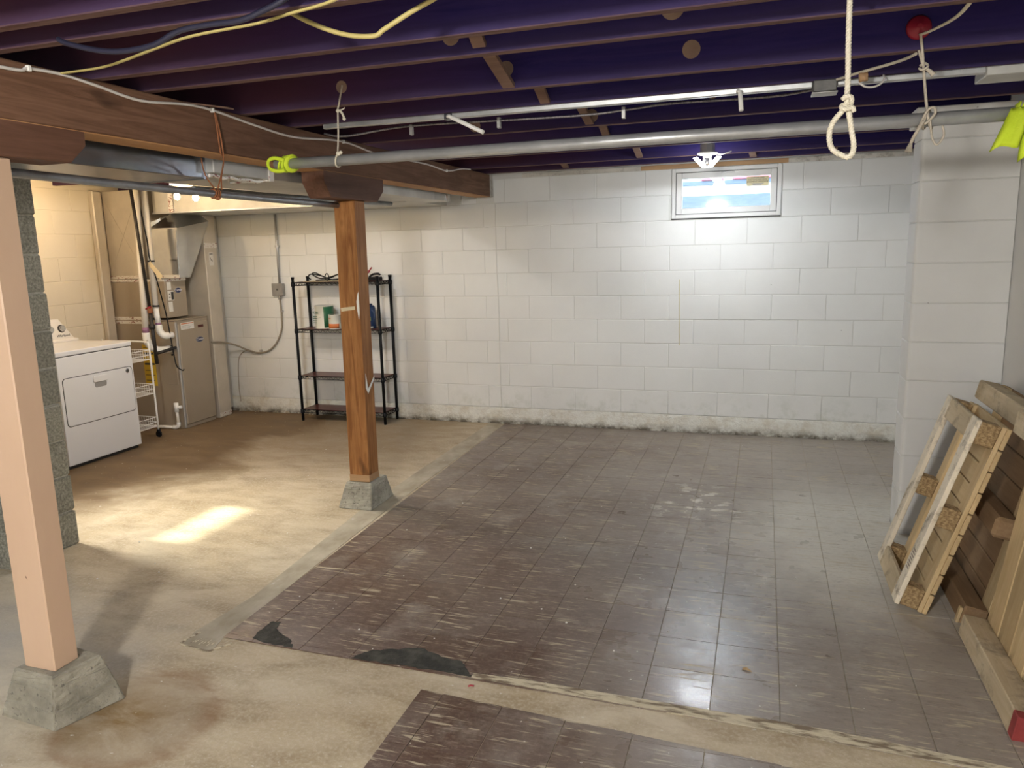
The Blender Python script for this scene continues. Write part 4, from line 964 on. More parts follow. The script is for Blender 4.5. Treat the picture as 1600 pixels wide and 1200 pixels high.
cons = MB().prism([(-5.66, 4.30, 0.909), (-5.58, 4.30, 0.909), (-5.60, 4.30, 0.93), (-5.645, 4.30, 1.105), (-5.66, 4.30, 1.11)], (0, 0.001, 0))
cm = MB()
A = [(-5.69, 4.265, 0.910), (-5.575, 4.265, 0.910), (-5.575, 5.0, 0.910), (-5.69, 5.0, 0.910)]
B = [(-5.69, 4.265, 0.928), (-5.578, 4.265, 0.928), (-5.578, 4.995, 0.928), (-5.69, 4.995, 0.928)]
Dd = [(-5.69, 4.30, 1.10), (-5.635, 4.30, 1.10), (-5.635, 4.87, 1.10), (-5.69, 4.87, 1.10)]
B2 = [(-5.69, 4.27, 0.935), (-5.592, 4.27, 0.935), (-5.592, 4.965, 0.935), (-5.69, 4.965, 0.935)]
vs = A + B + B2 + Dd; fs = [(3, 2, 1, 0), (12, 13, 14, 15)]
for a in range(3):
    for k in range(4): fs.append((a * 4 + k, a * 4 + (k + 1) % 4, a * 4 + 4 + (k + 1) % 4, a * 4 + 4 + k))
console = cm.add(vs, fs).build('console', 'console', t, 0.008, seg=2)
fn = Vector((0.165, 0, 0.043)).normalized()
def cx(z): return -5.592 + (z - 0.935) / 0.165 * (-0.043)
for y in (4.757, 4.868):
    c = Vector((cx(1.02), y, 1.02)); k = MB()
    tube = [c - fn * 0.002, c + fn * 0.004]
    k.tube(tube, 0.033, 24).build('dial_ring', 'letter_k', console)
    MB().tube([c + fn * 0.004, c + fn * 0.026], lambda f: 0.027 - 0.003 * f, 24).build('knob', 'silver', console, smooth=True)
upv = fn.cross(Vector((0, 1, 0))).normalized(); upv = upv if upv.z > 0 else -upv
text('Whirlpool', 0.030, 'letter_k', console, 'lettering', Vector((cx(0.962), 4.868, 0.962)) + fn * 0.0015, (0, 1, 0), upv, 0.2)
# upper and lower cabinets of the furnace
t = thing('gas_furnace', 'taupe steel gas furnace with upper coil cabinet beside the back wall', 'furnace', (-5.45, 5.83, 0))
MB().bb((-5.822, 5.62, 0.0), (-5.106, 6.045, 1.012)).build('lower_cabinet', 'taupe', t, 0.004)
pan = MB().bb((-5.108, 5.64, 0.035), (-5.094, 6.04, 0.985)).build('front_panel', 'taupe', t, 0.006)
MB().bb((-5.112, 5.612, 0.01), (-5.096, 5.634, 1.0)).build('corner_trim', 'grey_trim', t, 0.003)
MB().bb((-5.822, 5.612, 1.012), (-5.10, 6.05, 1.022)).build('cabinet_top', 'taupe', t, 0.002)
def oval(parent, x, yc, zc, a, b):
    o = MB()
    pts = [(x, yc + a * math.cos(2 * PI * k / 24), zc + b * math.sin(2 * PI * k / 24)) for k in range(24)]
    o = o.prism(pts, (0.0025, 0, 0)).build('badge', 'silver', parent)
    pts = [(x + 0.0022, yc + a * 0.92 * math.cos(2 * PI * k / 24), zc + b * 0.88 * math.sin(2 * PI * k / 24)) for k in range(24)]
    o = MB().prism(pts, (0.0012, 0, 0)).build('badge_field', 'navy', parent)
    return text('Carrier', b * 1.25, 'letter_w', parent, 'lettering', (x + 0.0040, yc, zc + b * 0.06), (0, 1, 0), (0, 0, 1), 0.3)
oval(pan, -5.094, 5.905, 0.812, 0.055, 0.026)
MB().bb((-5.0945, 5.675, 0.925), (-5.0925, 5.845, 0.99)).build('rating_label', 'paper', pan)
MB().bb((-5.0927, 5.68, 0.975), (-5.0918, 5.84, 0.983)).build('label_stripe', 'can_orange', pan)
for i in range(3): MB().bb((-5.0927, 5.685, 0.958 - i * 0.011), (-5.0918, 5.83 - 0.02 * i, 0.961 - i * 0.011)).build('print_line', 'steel_box', pan)
MB().bb((-5.0945, 5.895, 0.925), (-5.090, 5.97, 0.95)).build('latch_slot', 'mahogany', pan, 0.002)
coil = MB().bb((-5.822, 5.62, 1.040), (-5.178, 5.885, 1.385)).build('coil_cabinet', 'taupe', t, 0.004)
oval(coil, -5.178, 5.78, 1.285, 0.042, 0.025)
for z0, z1 in ((1.295, 1.365), (1.095, 1.185)): MB().bb((-5.1785, 5.645, z0), (-5.1765, 5.695, z1)).build('spec_label', 'paper', coil)
ctl = MB().bb((-5.18, 5.645, 1.195), (-5.170, 5.715, 1.285)).build('control_panel', 'paper', coil, 0.002)
MB().bb((-5.1705, 5.68, 1.205), (-5.1685, 5.710, 1.275)).build('control_window', 'letter_k', ctl)
for z in (1.225, 1.255): MB().lathe([(0.006, 0), (0.006, 0.003)], 10, (-5.171, 5.660, z), 'x').build('button', 'letter_k', ctl)
MB().bb((-5.823, 5.612, 1.372), (-5.172, 5.89, 1.396)).build('foil_tape', 'tape', t, 0.002)
MB().bb((-5.823, 5.6145, 0.985), (-5.40, 5.6195, 1.05)).build('foil_tape', 'tape', t)
lab = MB().bb((-5.512, 5.6155, 0.402), (-5.378, 5.6195, 0.79)).build('guide_label', 'yellow_label', t); lab['label'] = 'yellow efficiency label'
for z, x1 in ((0.76, -5.40), (0.70, -5.39), (0.655, -5.40), (0.60, -5.385), (0.545, -5.41), (0.50, -5.39), (0.45, -5.40)):
    MB().bb((-5.50, 5.6145, z), (x1, 5.6156, z + (0.018 if z in (0.70, 0.60) else 0.006))).build('print_line', 'letter_k', lab)
MB().bb((-5.245, 5.6165, 0.42), (-5.135, 5.621, 0.86)).build('access_plate', 'taupe', t, 0.002)
for z in (0.70, 0.78): MB().lathe([(0.010, 0), (0.010, -0.006)], 12, (-5.17, 5.617, z), 'y').build('grommet', 'black_coat', t)
# plenum over the coil and duct drops
t = thing('supply_plenum', 'tapered shiny sheet metal plenum above the furnace coil cabinet', 'plenum', (-5.2, 5.8, 1.4))
z0, z1, z2 = 1.402, 1.845, 1.975
MB().add([(-5.36, 5.655, z0), (-5.035, 5.655, z0), (-5.035, 5.80, z0), (-5.36, 5.88, z0),
          (-5.33, 5.655, z1), (-5.010, 5.655, z1), (-5.010, 6.085, z1 + 0.07), (-5.33, 6.085, z1),
          (-5.33, 5.655, 1.895), (-5.10, 5.70, z2), (-5.10, 6.085, z2), (-5.33, 6.085, z2)],
         [(3, 2, 1, 0), (0, 1, 5, 4), (1, 2, 6, 5), (2, 3, 7, 6), (3, 0, 4, 7), (4, 5, 9, 8), (5, 6, 10, 9), (6, 7, 11, 10), (7, 4, 8, 11), (8, 9, 10, 11)]).build('plenum_body', 'galv_shiny', t)
MB().prism([(-5.20, 5.6540, z1 - 0.015), (-5.018, 5.6540, z1 - 0.015), (-5.036, 5.6540, z0 + 0.02)], (0, -0.002, 0)).build('crease_panel', 'galv_shiny', t)
MB().bb((-5.335, 5.650, z1 - 0.004), (-5.006, 5.656, z1 + 0.004)).build('seam', 'galv_dull', t)
MB().bb((-5.36, 5.648, z0 - 0.002), (-5.03, 5.656, z0 + 0.028)).build('foil_tape', 'tape', t)
t = thing('return_duct', 'flat grey sheet metal return duct dropping to the floor beside the furnace', 'duct', (-5.25, 6.2, 0))
MB().bb((-5.55, 6.088, 0.0), (-5.092, 6.262, 1.975)).build('duct_body', 'galv_warm', t, 0.004)
MB().bb((-5.55, 6.264, 0.05), (-5.17, 6.392, 1.975)).build('rear_section', 'galv_dull', t, 0.004)
MB().bb((-5.0925, 6.086, 1.665), (-5.089, 6.264, 1.715)).build('foil_tape', 'tape', t)
MB().bb((-5.0925, 6.086, 0.01), (-5.089, 6.264, 0.05)).build('foil_tape', 'tape', t)
sk = MB().bb((-5.0925, 6.14, 1.50), (-5.0895, 6.20, 1.625)).build('paper_label', 'paper', t)
MB().bb((-5.0897, 6.147, 1.605), (-5.0888, 6.193, 1.612)).build('print_line', 'letter_k', sk)
for i in range(3): MB().bb((-5.0897, 6.15 + 0.012 * i, 1.56 - 0.012 * i), (-5.0888, 6.158 + 0.012 * i, 1.575 - 0.012 * i)).build('print_mark', 'letter_k', sk)
t = thing('tall_duct', 'tall beige sheet metal duct rising above the taupe cabinet by the left wall', 'duct', (-5.64, 5.8, 1.4))
MB().bb((-5.822, 5.652, 1.404), (-5.405, 6.06, 2.2)).build('duct_body', 'galv_warm', t, 0.004)
MB().prism([(-5.815, 5.6505, 2.15), (-5.415, 5.6505, 1.44), (-5.42, 5.6505, 1.435), (-5.82, 5.6505, 2.145)], (0, -0.0015, 0)).build('cross_crease', 'galv_warm', t)
MB().prism([(-5.815, 5.6505, 1.435), (-5.415, 5.6505, 2.145), (-5.42, 5.6505, 2.15), (-5.82, 5.6505, 1.44)], (0, -0.0015, 0)).build('cross_crease', 'galv_warm', t)
MB().bb((-5.823, 5.646, 1.40), (-5.40, 5.652, 1.43)).build('foil_tape', 'tape', t)
gv = MB().bb((-5.822, 5.50, 0.6), (-5.77, 5.60, 2.2)).build('corner_chase', 'galv_warm', bevel=0.008); tag(base_origin(gv), 'narrow grey sheet metal chase in the corner beside the tall duct', 'chase')
# plumbing
t = thing('vent_pipe', 'white plastic vent pipe running down in front of the furnace', 'pipe', (-5.25, 5.45, 0.8))
MB().tube([(-5.25, 5.477, 2.2), (-5.25, 5.412, 0.93)], 0.028, 16).build('tube', 'pvc', t, smooth=True)
MB().tube([(-5.25, 5.4145, 0.975), (-5.25, 5.412, 0.925)], 0.0288, 16).build('primer_band', 'purple', t, smooth=True)
MB().tube([(-5.25, 5.412, 0.93), (-5.25, 5.416, 0.86), (-5.238, 5.44, 0.80), (-5.205, 5.48, 0.765), (-5.19, 5.55, 0.755), (-5.19, 5.615, 0.755)], 0.033, 16, 4).build('elbow', 'white_pl', t, smooth=True)
t = thing('intake_pipe', 'cream plastic pipe with elbow between vent pipe and coil cabinet', 'pipe', (-5.2, 5.52, 0.9))
MB().tube([(-5.20, 5.519, 2.2), (-5.20, 5.508, 1.14)], 0.026, 16).build('tube', 'pvc', t, smooth=True)
MB().tube([(-5.20, 5.508, 1.14), (-5.195, 5.512, 0.99)], 0.024, 14).build('lower_tube', 'white_pl', t, smooth=True)
MB().tube([(-5.1955, 5.5115, 1.01), (-5.195, 5.512, 0.985)], 0.0252, 14).build('primer_band', 'purple', t, smooth=True)
MB().tube([(-5.195, 5.512, 0.99), (-5.19, 5.515, 0.935), (-5.17, 5.53, 0.895), (-5.15, 5.56, 0.885), (-5.15, 5.615, 0.885)], 0.031, 14, 4).build('elbow', 'white_pl', t, smooth=True)
for z in (1.56, 1.16): MB().tube([(-5.20, 5.512, z + 0.007), (-5.20, 5.512, z - 0.007)], 0.031, 16).build('strap', 'black_coat', t, smooth=True)
tg = MB().hexa([(-5.205, 5.475, 1.535), (-5.085, 5.475, 1.39), (-5.085, 5.477, 1.39), (-5.205, 5.477, 1.535), (-5.175, 5.475, 1.56), (-5.055, 5.475, 1.43), (-5.055, 5.477, 1.43), (-5.175, 5.477, 1.56)]).build('paper_tag', 'tag'); tag(base_origin(tg), 'cream paper tag hanging on the cream plastic pipe', 'tag')
t = thing('gas_pipe', 'black iron gas pipe with valve beside the white vent pipe', 'pipe', (-5.2, 5.40, 0.6))
MB().tube([(-5.20, 5.367, 2.2), (-5.20, 5.436, 1.15)], 0.014, 10).build('upper_pipe', 'black', t, smooth=True)
MB().tube([(-5.20, 5.435, 1.16), (-5.20, 5.438, 1.10)], 0.022, 10).build('valve', 'rust', t, smooth=True)
MB().tube([(-5.225, 5.415, 1.14), (-5.17, 5.415, 1.16)], 0.007, 8).build('valve_handle', 'red', t, smooth=True)
MB().tube([(-5.20, 5.438, 1.11), (-5.20, 5.45, 0.64)], 0.017, 10).build('lower_pipe', 'black', t, smooth=True)
MB().tube([(-5.20, 5.441, 1.0), (-5.20, 5.442, 0.96)], 0.027, 10).build('union', 'black', t, smooth=True)
MB().tube([(-5.20, 5.448, 0.735), (-5.14, 5.47, 0.75), (-5.12, 5.56, 0.765), (-5.12, 5.615, 0.77)], 0.014, 10, 3).build('branch', 'black', t, smooth=True)
cc = MB().tube([(-5.27, 5.50, 2.2), (-5.195, 5.485, 1.75), (-5.19, 5.485, 1.6), (-5.15, 5.50, 1.40), (-5.145, 5.56, 1.1), (-5.13, 5.57, 0.9), (-5.10, 5.56, 0.70), (-5.085, 5.565, 0.60), (-5.055, 5.60, 0.56), (-5.055, 5.615, 0.57)], 0.0055, 7, 6).build('control_wire', 'black_coat', smooth=True); tag(base_origin(cc), 'thin black control wire curving down to the furnace cabinet', 'cable')
t = thing('condensate_drain', 'small white plastic condensate drain with open tee at the furnace base', 'pipe', (-5.2, 5.58, 0.0))
MB().tube([(-5.155, 5.58, 0.255), (-5.155, 5.58, 0.17)], 0.021, 12).build('tee', 'white_pl', t, smooth=True)
MB().tube([(-5.155, 5.58, 0.205), (-5.108, 5.595, 0.215)], 0.016, 12).build('tee_branch', 'white_pl', t, smooth=True)
MB().tube([(-5.155, 5.58, 0.18), (-5.15, 5.58, 0.055)], 0.014, 12).build('riser', 'pvc', t, smooth=True)
MB().tube([(-5.15, 5.58, 0.07), (-5.152, 5.58, 0.038), (-5.18, 5.578, 0.022), (-5.21, 5.576, 0.021)], 0.019, 12, 4).build('elbow', 'white_pl', t, smooth=True)
MB().tube([(-5.20, 5.577, 0.021), (-5.6, 5.56, 0.020)], 0.0145, 12).build('run', 'pvc', t, smooth=True)
# wire cart
t = thing('wire_cart', 'white wire laundry cart with three baskets between dryer and furnace', 'cart', (-5.42, 5.18, 0))
cx0, cx1, cy0, cy1 = -5.66, -5.125, 5.06, 5.30
for y in (cy0, cy1):
    MB().tube([(cx0, y, 0.07), (cx0, y, 0.80), (cx0 + 0.03, y, 0.855), (cx0 + 0.09, y, 0.862), (cx1 - 0.09, y, 0.862), (cx1 - 0.03, y, 0.850), (cx1, y, 0.80), (cx1 + 0.004, y, 0.07)], 0.0085, 8, 4).build('end_frame', 'white_pl', t, smooth=True)
for zb_ in (0.705, 0.40, 0.10):
    m = MB()
    for z in (zb_, zb_ + 0.04, zb_ + 0.085):
        for a, b in (((cx0, cy0, z), (cx1, cy0, z)), ((cx0, cy1, z), (cx1, cy1, z)), ((cx0, cy0, z), (cx0, cy1, z)), ((cx1, cy0, z), (cx1, cy1, z))): m.tube([a, b], 0.0034, 5)
    for i in range(1, 22):
        x = cx0 + (cx1 - cx0) * i / 22
        m.tube([(x, cy0, zb_ + 0.085), (x, cy0, zb_), (x, cy1, zb_), (x, cy1, zb_ + 0.085)], 0.0019, 4)
    for i in range(1, 9):
        y = cy0 + (cy1 - cy0) * i / 9
        m.tube([(cx1, y, zb_ + 0.085), (cx1, y, zb_)], 0.0019, 4)
    m.build('basket', 'white_pl', t)
for x in (cx0, cx1 + 0.004):
    for y in (cy0, cy1):
        cst = MB().lathe([(0.028, -0.009), (0.030, -0.004), (0.030, 0.004), (0.028, 0.009)], 16, (x, y, 0.030), 'y').build('caster', 'black_coat', t, smooth=True)
        MB().bb((x - 0.012, y - 0.014, 0.045), (x + 0.012, y + 0.014, 0.072)).build('caster_fork', 'black_coat', cst, 0.003)

# ================================================================== BACK WALL FITTINGS
t = thing('wall_junction_box', 'grey metal junction box on the back wall with conduit above', 'junction box', (-4.52, 6.42, 1.19))
MB().bb((-4.580, 6.385, 1.190), (-4.462, 6.432, 1.306)).build('box', 'steel_box', t, 0.005)
MB().bb((-4.583, 6.379, 1.187), (-4.459, 6.385, 1.309)).build('cover', 'steel_box', t, 0.003)
MB().lathe([(0.010, 0.0), (0.010, -0.003)], 12, (-4.52, 6.379, 1.25), 'y').build('knockout', 'dark_box', t)
MB().tube([(-4.512, 6.415, 1.306), (-4.503, 6.415, 1.97)], 0.0115, 12).build('conduit', 'conduit', t, smooth=True)
MB().bb((-4.53, 6.408, 1.655), (-4.485, 6.432, 1.675)).build('conduit_clip', 'conduit', t, 0.002)
MB().tube([(-4.520, 6.413, 1.19), (-4.5205, 6.413, 1.15)], 0.016, 12).build('connector', 'steel_box', t, smooth=True)
fc = MB().tube([(-4.521, 6.413, 1.15), (-4.52, 6.418, 1.07), (-4.522, 6.42, 0.97), (-4.535, 6.42, 0.85), (-4.60, 6.42, 0.725), (-4.70, 6.42, 0.64), (-4.835, 6.42, 0.612), (-4.95, 6.40, 0.645), (-5.04, 6.34, 0.70), (-5.075, 6.2, 0.745), (-5.075, 6.09, 0.76), (-5.085, 6.05, 0.765)], 0.0095, 8, 6).build('flexible_conduit', 'grey_cable', smooth=True); tag(base_origin(fc), 'flexible conduit looping from the wall box to the furnace', 'conduit')
for x, z in ((-4.515, 1.03), (-4.80, 0.63)): MB().bb((x - 0.014, 6.412, z - 0.006), (x + 0.014, 6.434, z + 0.014)).build('strap', 'grey_trim', fc, 0.002)
tw = MB().tube([(-4.90, 6.428, 0.63), (-4.99, 6.428, 0.63), (-5.07, 6.428, 0.57), (-5.10, 6.428, 0.44), (-5.11, 6.428, 0.25), (-5.10, 6.425, 0.10)], 0.004, 6, 6).build('thin_wire', 'grey_cable', smooth=True); tag(base_origin(tw), 'thin wire dropping down the back wall beside the return duct', 'wire')
rb = MB(); rnd = random.Random(9)
for i in range(34): 
    c = (-5.12 + rnd.random() * 1.0, 6.405 + rnd.random() * 0.022, 0.004 + rnd.random() ** 3 * 0.03); r = rnd.uniform(0.004, 0.013)
    rb.ball(c, r, 6, 4, 0.8)
rbo = rb.build('crumbled_mortar', 'strip'); tag(base_origin(rbo), 'crumbs of mortar along the foot of the back wall beside the shelf unit', 'debris', kind='stuff')

# ================================================================== SHELF UNIT
t = thing('wire_shelf_unit', 'black four-tier wire shelf unit with mahogany liners against the back wall', 'shelf', (-3.75, 6.29, 0))
px = (-4.19, -3.305); py = (6.165, 6.412); ztop = 1.375
for x in px:
    for y in py:
        o = MB().tube([(x, y, 0.012), (x, y, ztop - 0.012)], 0.0135, 12).build('post', 'black_coat', t, smooth=True)
        MB().lathe([(0.016, 0.0), (0.016, 0.012), (0.014, 0.016)], 12, (x, y, ztop - 0.016)).build('cap', 'black_coat', o, smooth=True)
        MB().lathe([(0.012, 0.0), (0.012, 0.018)], 12, (x, y, 0.0)).build('foot', 'black_coat', o, smooth=True)
for zt in (1.325, 0.885, 0.438, 0.110):
    sm = MB(); z1 = zt; z0 = zt - 0.030
    for z, r in ((z1 - 0.002, 0.0035), (z0, 0.003)):
        for a, b in (((px[0], py[0], z), (px[1], py[0], z)), ((px[0], py[1], z), (px[1], py[1], z)), ((px[0], py[0], z), (px[0], py[1], z)), ((px[1], py[0], z), (px[1], py[1], z))): sm.tube([a, b], r, 6)
    def zig(a, b, n):
        A = Vector(a); B = Vector(b); p = []
        for i in range(n + 1): q = A.lerp(B, i / n); p.append((q.x, q.y, z1 - 0.003 if i % 2 else z0))
        sm.tube(p, 0.0024, 5)
    zig((px[0], py[0], 0), (px[1], py[0], 0), 34); zig((px[0], py[1], 0), (px[1], py[1], 0), 34)
    zig((px[0], py[0], 0), (px[0], py[1], 0), 10); zig((px[1], py[0], 0), (px[1], py[1], 0), 10)
    for i in range(1, 26):
        x = px[0] + (px[1] - px[0]) * i / 26; sm.tube([(x, py[0], z1 - 0.006), (x, py[1], z1 - 0.006)], 0.0018, 4)
    sh = sm.build('shelf_tier', 'black_coat', t)
    for x in px:
        for y in py: MB().lathe([(0.0175, z0 - 0.008), (0.020, z0 + 0.003), (0.0185, z1 + 0.004)], 12, (x, y, 0)).build('collar', 'black_coat', sh, smooth=True)
    MB().bb((px[0] + 0.012, py[0] + 0.004, z1 - 0.003), (px[1] - 0.012, py[1] - 0.004, z1 + 0.003)).build('liner', 'mahogany', sh, 0.001)
# things on the shelves
def can(name, label, c, r, h, lid, sides, group=None):
    t = thing(name, label, 'paint can', (c[0], c[1], c[2]), group)
    MB().lathe([(r, 0.0), (r, 0.004), (r * 0.97, 0.006), (r * 0.97, h - 0.006), (r, h - 0.004), (r, h), (r * 0.85, h - 0.003)], 28, c).build('tin', sides, t, smooth=True)
    MB().lathe([(r * 0.83, 0.0), (r * 0.83, 0.003), (r * 0.75, 0.003)], 24, (c[0], c[1], c[2] + h - 0.004)).build('lid', lid, t, smooth=True)
    return t
def wrap(parent, name, mat, c, r, z0, z1, a0, a1, n=14):
    vs = []; fs = []
    for i in range(n + 1):
        a = math.radians(a0 + (a1 - a0) * i / n)
        for rr, z in ((r, z0), (r, z1)): vs.append((c[0] + rr * math.cos(a), c[1] + rr * math.sin(a), c[2] + z))
    for i in range(n): fs.append((2 * i, 2 * i + 2, 2 * i + 3, 2 * i + 1))
    return sheet_from(name, mat, parent, vs, fs)
def sheet_from(name, mat, parent, vs, fs):
    me = bpy.data.meshes.new(name); me.from_pydata(vs, [], fs); me.materials.append(MT[mat])
    bm = bmesh.new(); bm.from_mesh(me); bmesh.ops.solidify(bm, geom=list(bm.faces), thickness=0.0006); bmesh.ops.recalc_face_normals(bm, faces=list(bm.faces)); bm.to_mesh(me); bm.free()
    for p in me.polygons: p.use_smooth = True
    return link(name, me, parent)
zs = 0.8885
c = (-3.945, 6.275, zs)
k = can('paint_can', 'tall paint can with pale front and dark green side label', c, 0.090, 0.215, 'silver', 'can_white')
wrap(k, 'green_label', 'can_green', c, 0.0885, 0.012, 0.205, -62, 60)
text('ULTRA', 0.034, 'can_green', k, 'lettering', (c[0] - 0.045, c[1] - 0.0795, zs + 0.150), (0.87, -0.49, 0), (0, 0, 1))
for i in range(4): MB().bb((c[0] - 0.075, c[1] - 0.0835 + 0.018, zs + 0.115 - i * 0.02), (c[0] - 0.015, c[1] - 0.0825, zs + 0.119 - i * 0.02)).build('print_line', 'can_green', k)
m = MB(); m.tube([(c[0] - 0.02 + 0.088 * math.cos(a) * 0.98, c[1] - 0.086 * abs(math.sin(a)) ** 0.5 - 0.002, zs + 0.19 - 0.09 * math.sin(a)) for a in [PI * q / 12 for q in range(13)]], 0.0016, 5); m.build('bail', 'silver', k)
c = (-3.80, 6.22, zs); k = can('paint_can', 'short white and orange paint can beside the green labelled can', c, 0.060, 0.135, 'silver', 'can_white')
wrap(k, 'orange_label', 'can_orange', c, 0.0592, 0.008, 0.050, -150, -20)
text('paint', 0.020, 'can_orange', k, 'lettering', (c[0] - 0.022, c[1] - 0.0568, zs + 0.10), (0.93, -0.36, 0), (0, 0, 1))
c = (-3.713, 6.335, zs); k = can('paint_can', 'dark olive can partly hidden behind the timber post', c, 0.080, 0.215, 'silver', 'can_olive')
wrap(k, 'pale_label', 'can_white', c, 0.0785, 0.12, 0.19, -170, -80)
t = thing('plastic_jug', 'dark blue plastic jug with lime label behind the post', 'jug', (-3.475, 6.29, zs))
MB().lathe([(0.055, 0.0), (0.060, 0.006), (0.060, 0.19), (0.05, 0.208), (0.042, 0.212)], 24, (-3.475, 6.29, zs)).build('body', 'can_blue', t, smooth=True)
MB().lathe([(0.034, 0.0), (0.034, 0.016), (0.030, 0.018)], 18, (-3.475, 6.29, zs + 0.210)).build('cap', 'can_blue', t, smooth=True)
wrap(t, 'lime_label', 'lime', (-3.475, 6.29, zs), 0.0606, 0.075, 0.110, -95, -50)
wrap(t, 'pale_label', 'can_white', (-3.475, 6.29, zs), 0.0606, 0.150, 0.180, -100, -60)
wrap(t, 'pale_label', 'can_white', (-3.475, 6.29, zs), 0.0606, 0.004, 0.02, -110, -30)
MB().tube([(-3.425, 6.255, zs + 0.17), (-3.40, 6.25, zs + 0.14), (-3.405, 6.25, zs + 0.09), (-3.42, 6.255, zs + 0.07)], 0.006, 8, 4).build('grip', 'can_blue', t, smooth=True)
z4 = 1.3335
cs = MB()
cs.tube([(-4.06, 6.27, z4 + 0.012), (-4.075, 6.25, z4 + 0.04), (-4.03, 6.235, z4 + 0.065), (-3.93, 6.235, z4 + 0.05), (-3.86, 6.24, z4 + 0.03), (-3.74, 6.245, z4 + 0.06), (-3.68, 6.25, z4 + 0.05), (-3.70, 6.26, z4 + 0.018), (-3.82, 6.27, z4 + 0.008), (-3.92, 6.28, z4 + 0.035), (-4.02, 6.29, z4 + 0.075), (-4.06, 6.30, z4 + 0.06), (-3.98, 6.31, z4 + 0.02), (-3.86, 6.31, z4 + 0.03), (-3.78, 6.30, z4 + 0.055), (-3.70, 6.29, z4 + 0.03), (-3.80, 6.28, z4 + 0.012), (-4.0, 6.26, z4 + 0.006)], 0.0058, 7, 6)
cs.tube([(-3.885 + 0.02 * math.cos(a), 6.27, z4 + 0.035 + 0.032 * math.sin(a)) for a in [2 * PI * q / 12 for q in range(13)]], 0.005, 6)
co_ = cs.build('extension_lead', 'black_coat', smooth=True); tag(base_origin(co_), 'coiled black extension lead on top of the shelf unit', 'cord')
z4 = 1.3285
cd = MB().bb((-4.10, 6.19, z4 - 0.0), (-3.66, 6.38, z4 + 0.004)).build('cardboard_sheet', 'tag', bevel=0.001); tag(base_origin(cd), 'thin tan cardboard sheet under the coiled black lead', 'cardboard')
t = thing('hand_tool', 'red handled tool leaning on top of the shelf behind the post', 'tool', (-3.47, 6.30, z4))
MB().tube([(-3.60, 6.30, z4 + 0.012), (-3.53, 6.30, z4 + 0.035), (-3.455, 6.30, z4 + 0.085)], 0.011, 8, 4).build('handle', 'tool_red', t, smooth=True)
MB().tube([(-3.46, 6.30, z4 + 0.080), (-3.435, 6.30, z4 + 0.11), (-3.425, 6.30, z4 + 0.118)], 0.007, 8, 3).build('grip_end', 'tool_red', t, smooth=True)
MB().tube([(-3.62, 6.32, z4 + 0.008), (-3.52, 6.32, z4 + 0.055), (-3.475, 6.32, z4 + 0.095)], 0.007, 8, 3).build('jaw', 'silver', t, smooth=True)
t = thing('black_case', 'small black case on the top corner of the shelf unit', 'case', (-3.39, 6.30, z4))
MB().bb((-3.45, 6.25, z4), (-3.345, 6.35, z4 + 0.035)).build('case_body', 'black_coat', t, 0.008, seg=2)
MB().tube([(-3.44, 6.27, z4 + 0.035), (-3.40, 6.27, z4 + 0.058), (-3.345, 6.27, z4 + 0.062), (-3.33, 6.27, z4 + 0.05)], 0.010, 8, 3).build('case_handle', 'black_coat', t, smooth=True)

# ================================================================== PALLETS
class Fr:
    def __init__(s, o, u, w): s.o = Vector(o); s.u = Vector(u).normalized(); s.w = Vector(w).normalized(); s.n = s.w.cross(s.u).normalized(); s.n = s.n if s.n.x > 0 else -s.n
    def pt(s, a, b, c): return s.o + s.u * a + s.w * b + s.n * c
    def box(s, parent, name, mat, a0, a1, b0, b1, c0, c1, bev=0.003, jit=0.0):
        """a board as its own mesh: local axes x=thickness, y=width, z=length so the grain follows"""
        p = [s.pt(*q) for q in ((a0, b0, c0), (a1, b0, c0), (a1, b1, c0), (a0, b1, c0), (a0, b0, c1), (a1, b0, c1), (a1, b1, c1), (a0, b1, c1))]
        cen = sum(p, Vector()) / 8
        off = Vector((random.uniform(-9, 9), random.uniform(-9, 9), random.uniform(-9, 9)))
        m = MB().hexa(p)
        o = m.build(name, mat, parent, bev)
        # local frame on the board itself: rotate mesh into it so object coordinates follow the grain
        R = Matrix((s.n, s.u, s.w)).transposed()
        for v in o.data.vertices: v.co = R.inverted() @ (v.co - cen)
        o.matrix_local = Matrix.Translation(cen - wloc(parent)) @ R.to_4x4()
        return o
# near small pallet
F = Fr((0.580, 3.40, 0.043), (0, 1, 0), (0.2975, 0, 0.955))
t = thing('wooden_pallet', 'small pale block pallet leaning, frame side out, nearest the stub wall', 'pallet', (0.66, 3.66, 0))
Lw, W = 0.864, 0.53
F.box(t, 'base_board', 'pine_grimy', 0.0, 0.082, 0.0, Lw, 0.0, 0.02)
F.box(t, 'base_board', 'pine_grimy', W - 0.082, W, 0.0, Lw, 0.0, 0.02)
F.box(t, 'base_board', 'pine_side_grimy', 0.084, W - 0.084, Lw - 0.095, Lw, 0.0, 0.02)
F.box(t, 'base_board', 'pine_side_grimy', 0.084, W - 0.084, 0.0, 0.095, 0.0, 0.02)
for a0 in (0.002, W - 0.082):
    for b0, b1 in ((0.004, 0.098), (0.385, 0.475), (Lw - 0.100, Lw - 0.004)):
        F.box(t, 'spacer_block', 'chip', a0, a0 + 0.078, b0, b1, 0.0205, 0.0945, 0.004)
    F.box(t, 'stringer_board', 'pine_up', a0 - 0.002, a0 + 0.08, 0.0, Lw, 0.095, 0.114)
nsl = 9
for i in range(nsl):
    b = i * (Lw + 0.004) / nsl
    F.box(t, 'deck_slat', 'pine1', random.uniform(0, 0.004), W - random.uniform(0, 0.004), b, b + (Lw + 0.004) / nsl - 0.006, 0.1145, 0.133, 0.003)
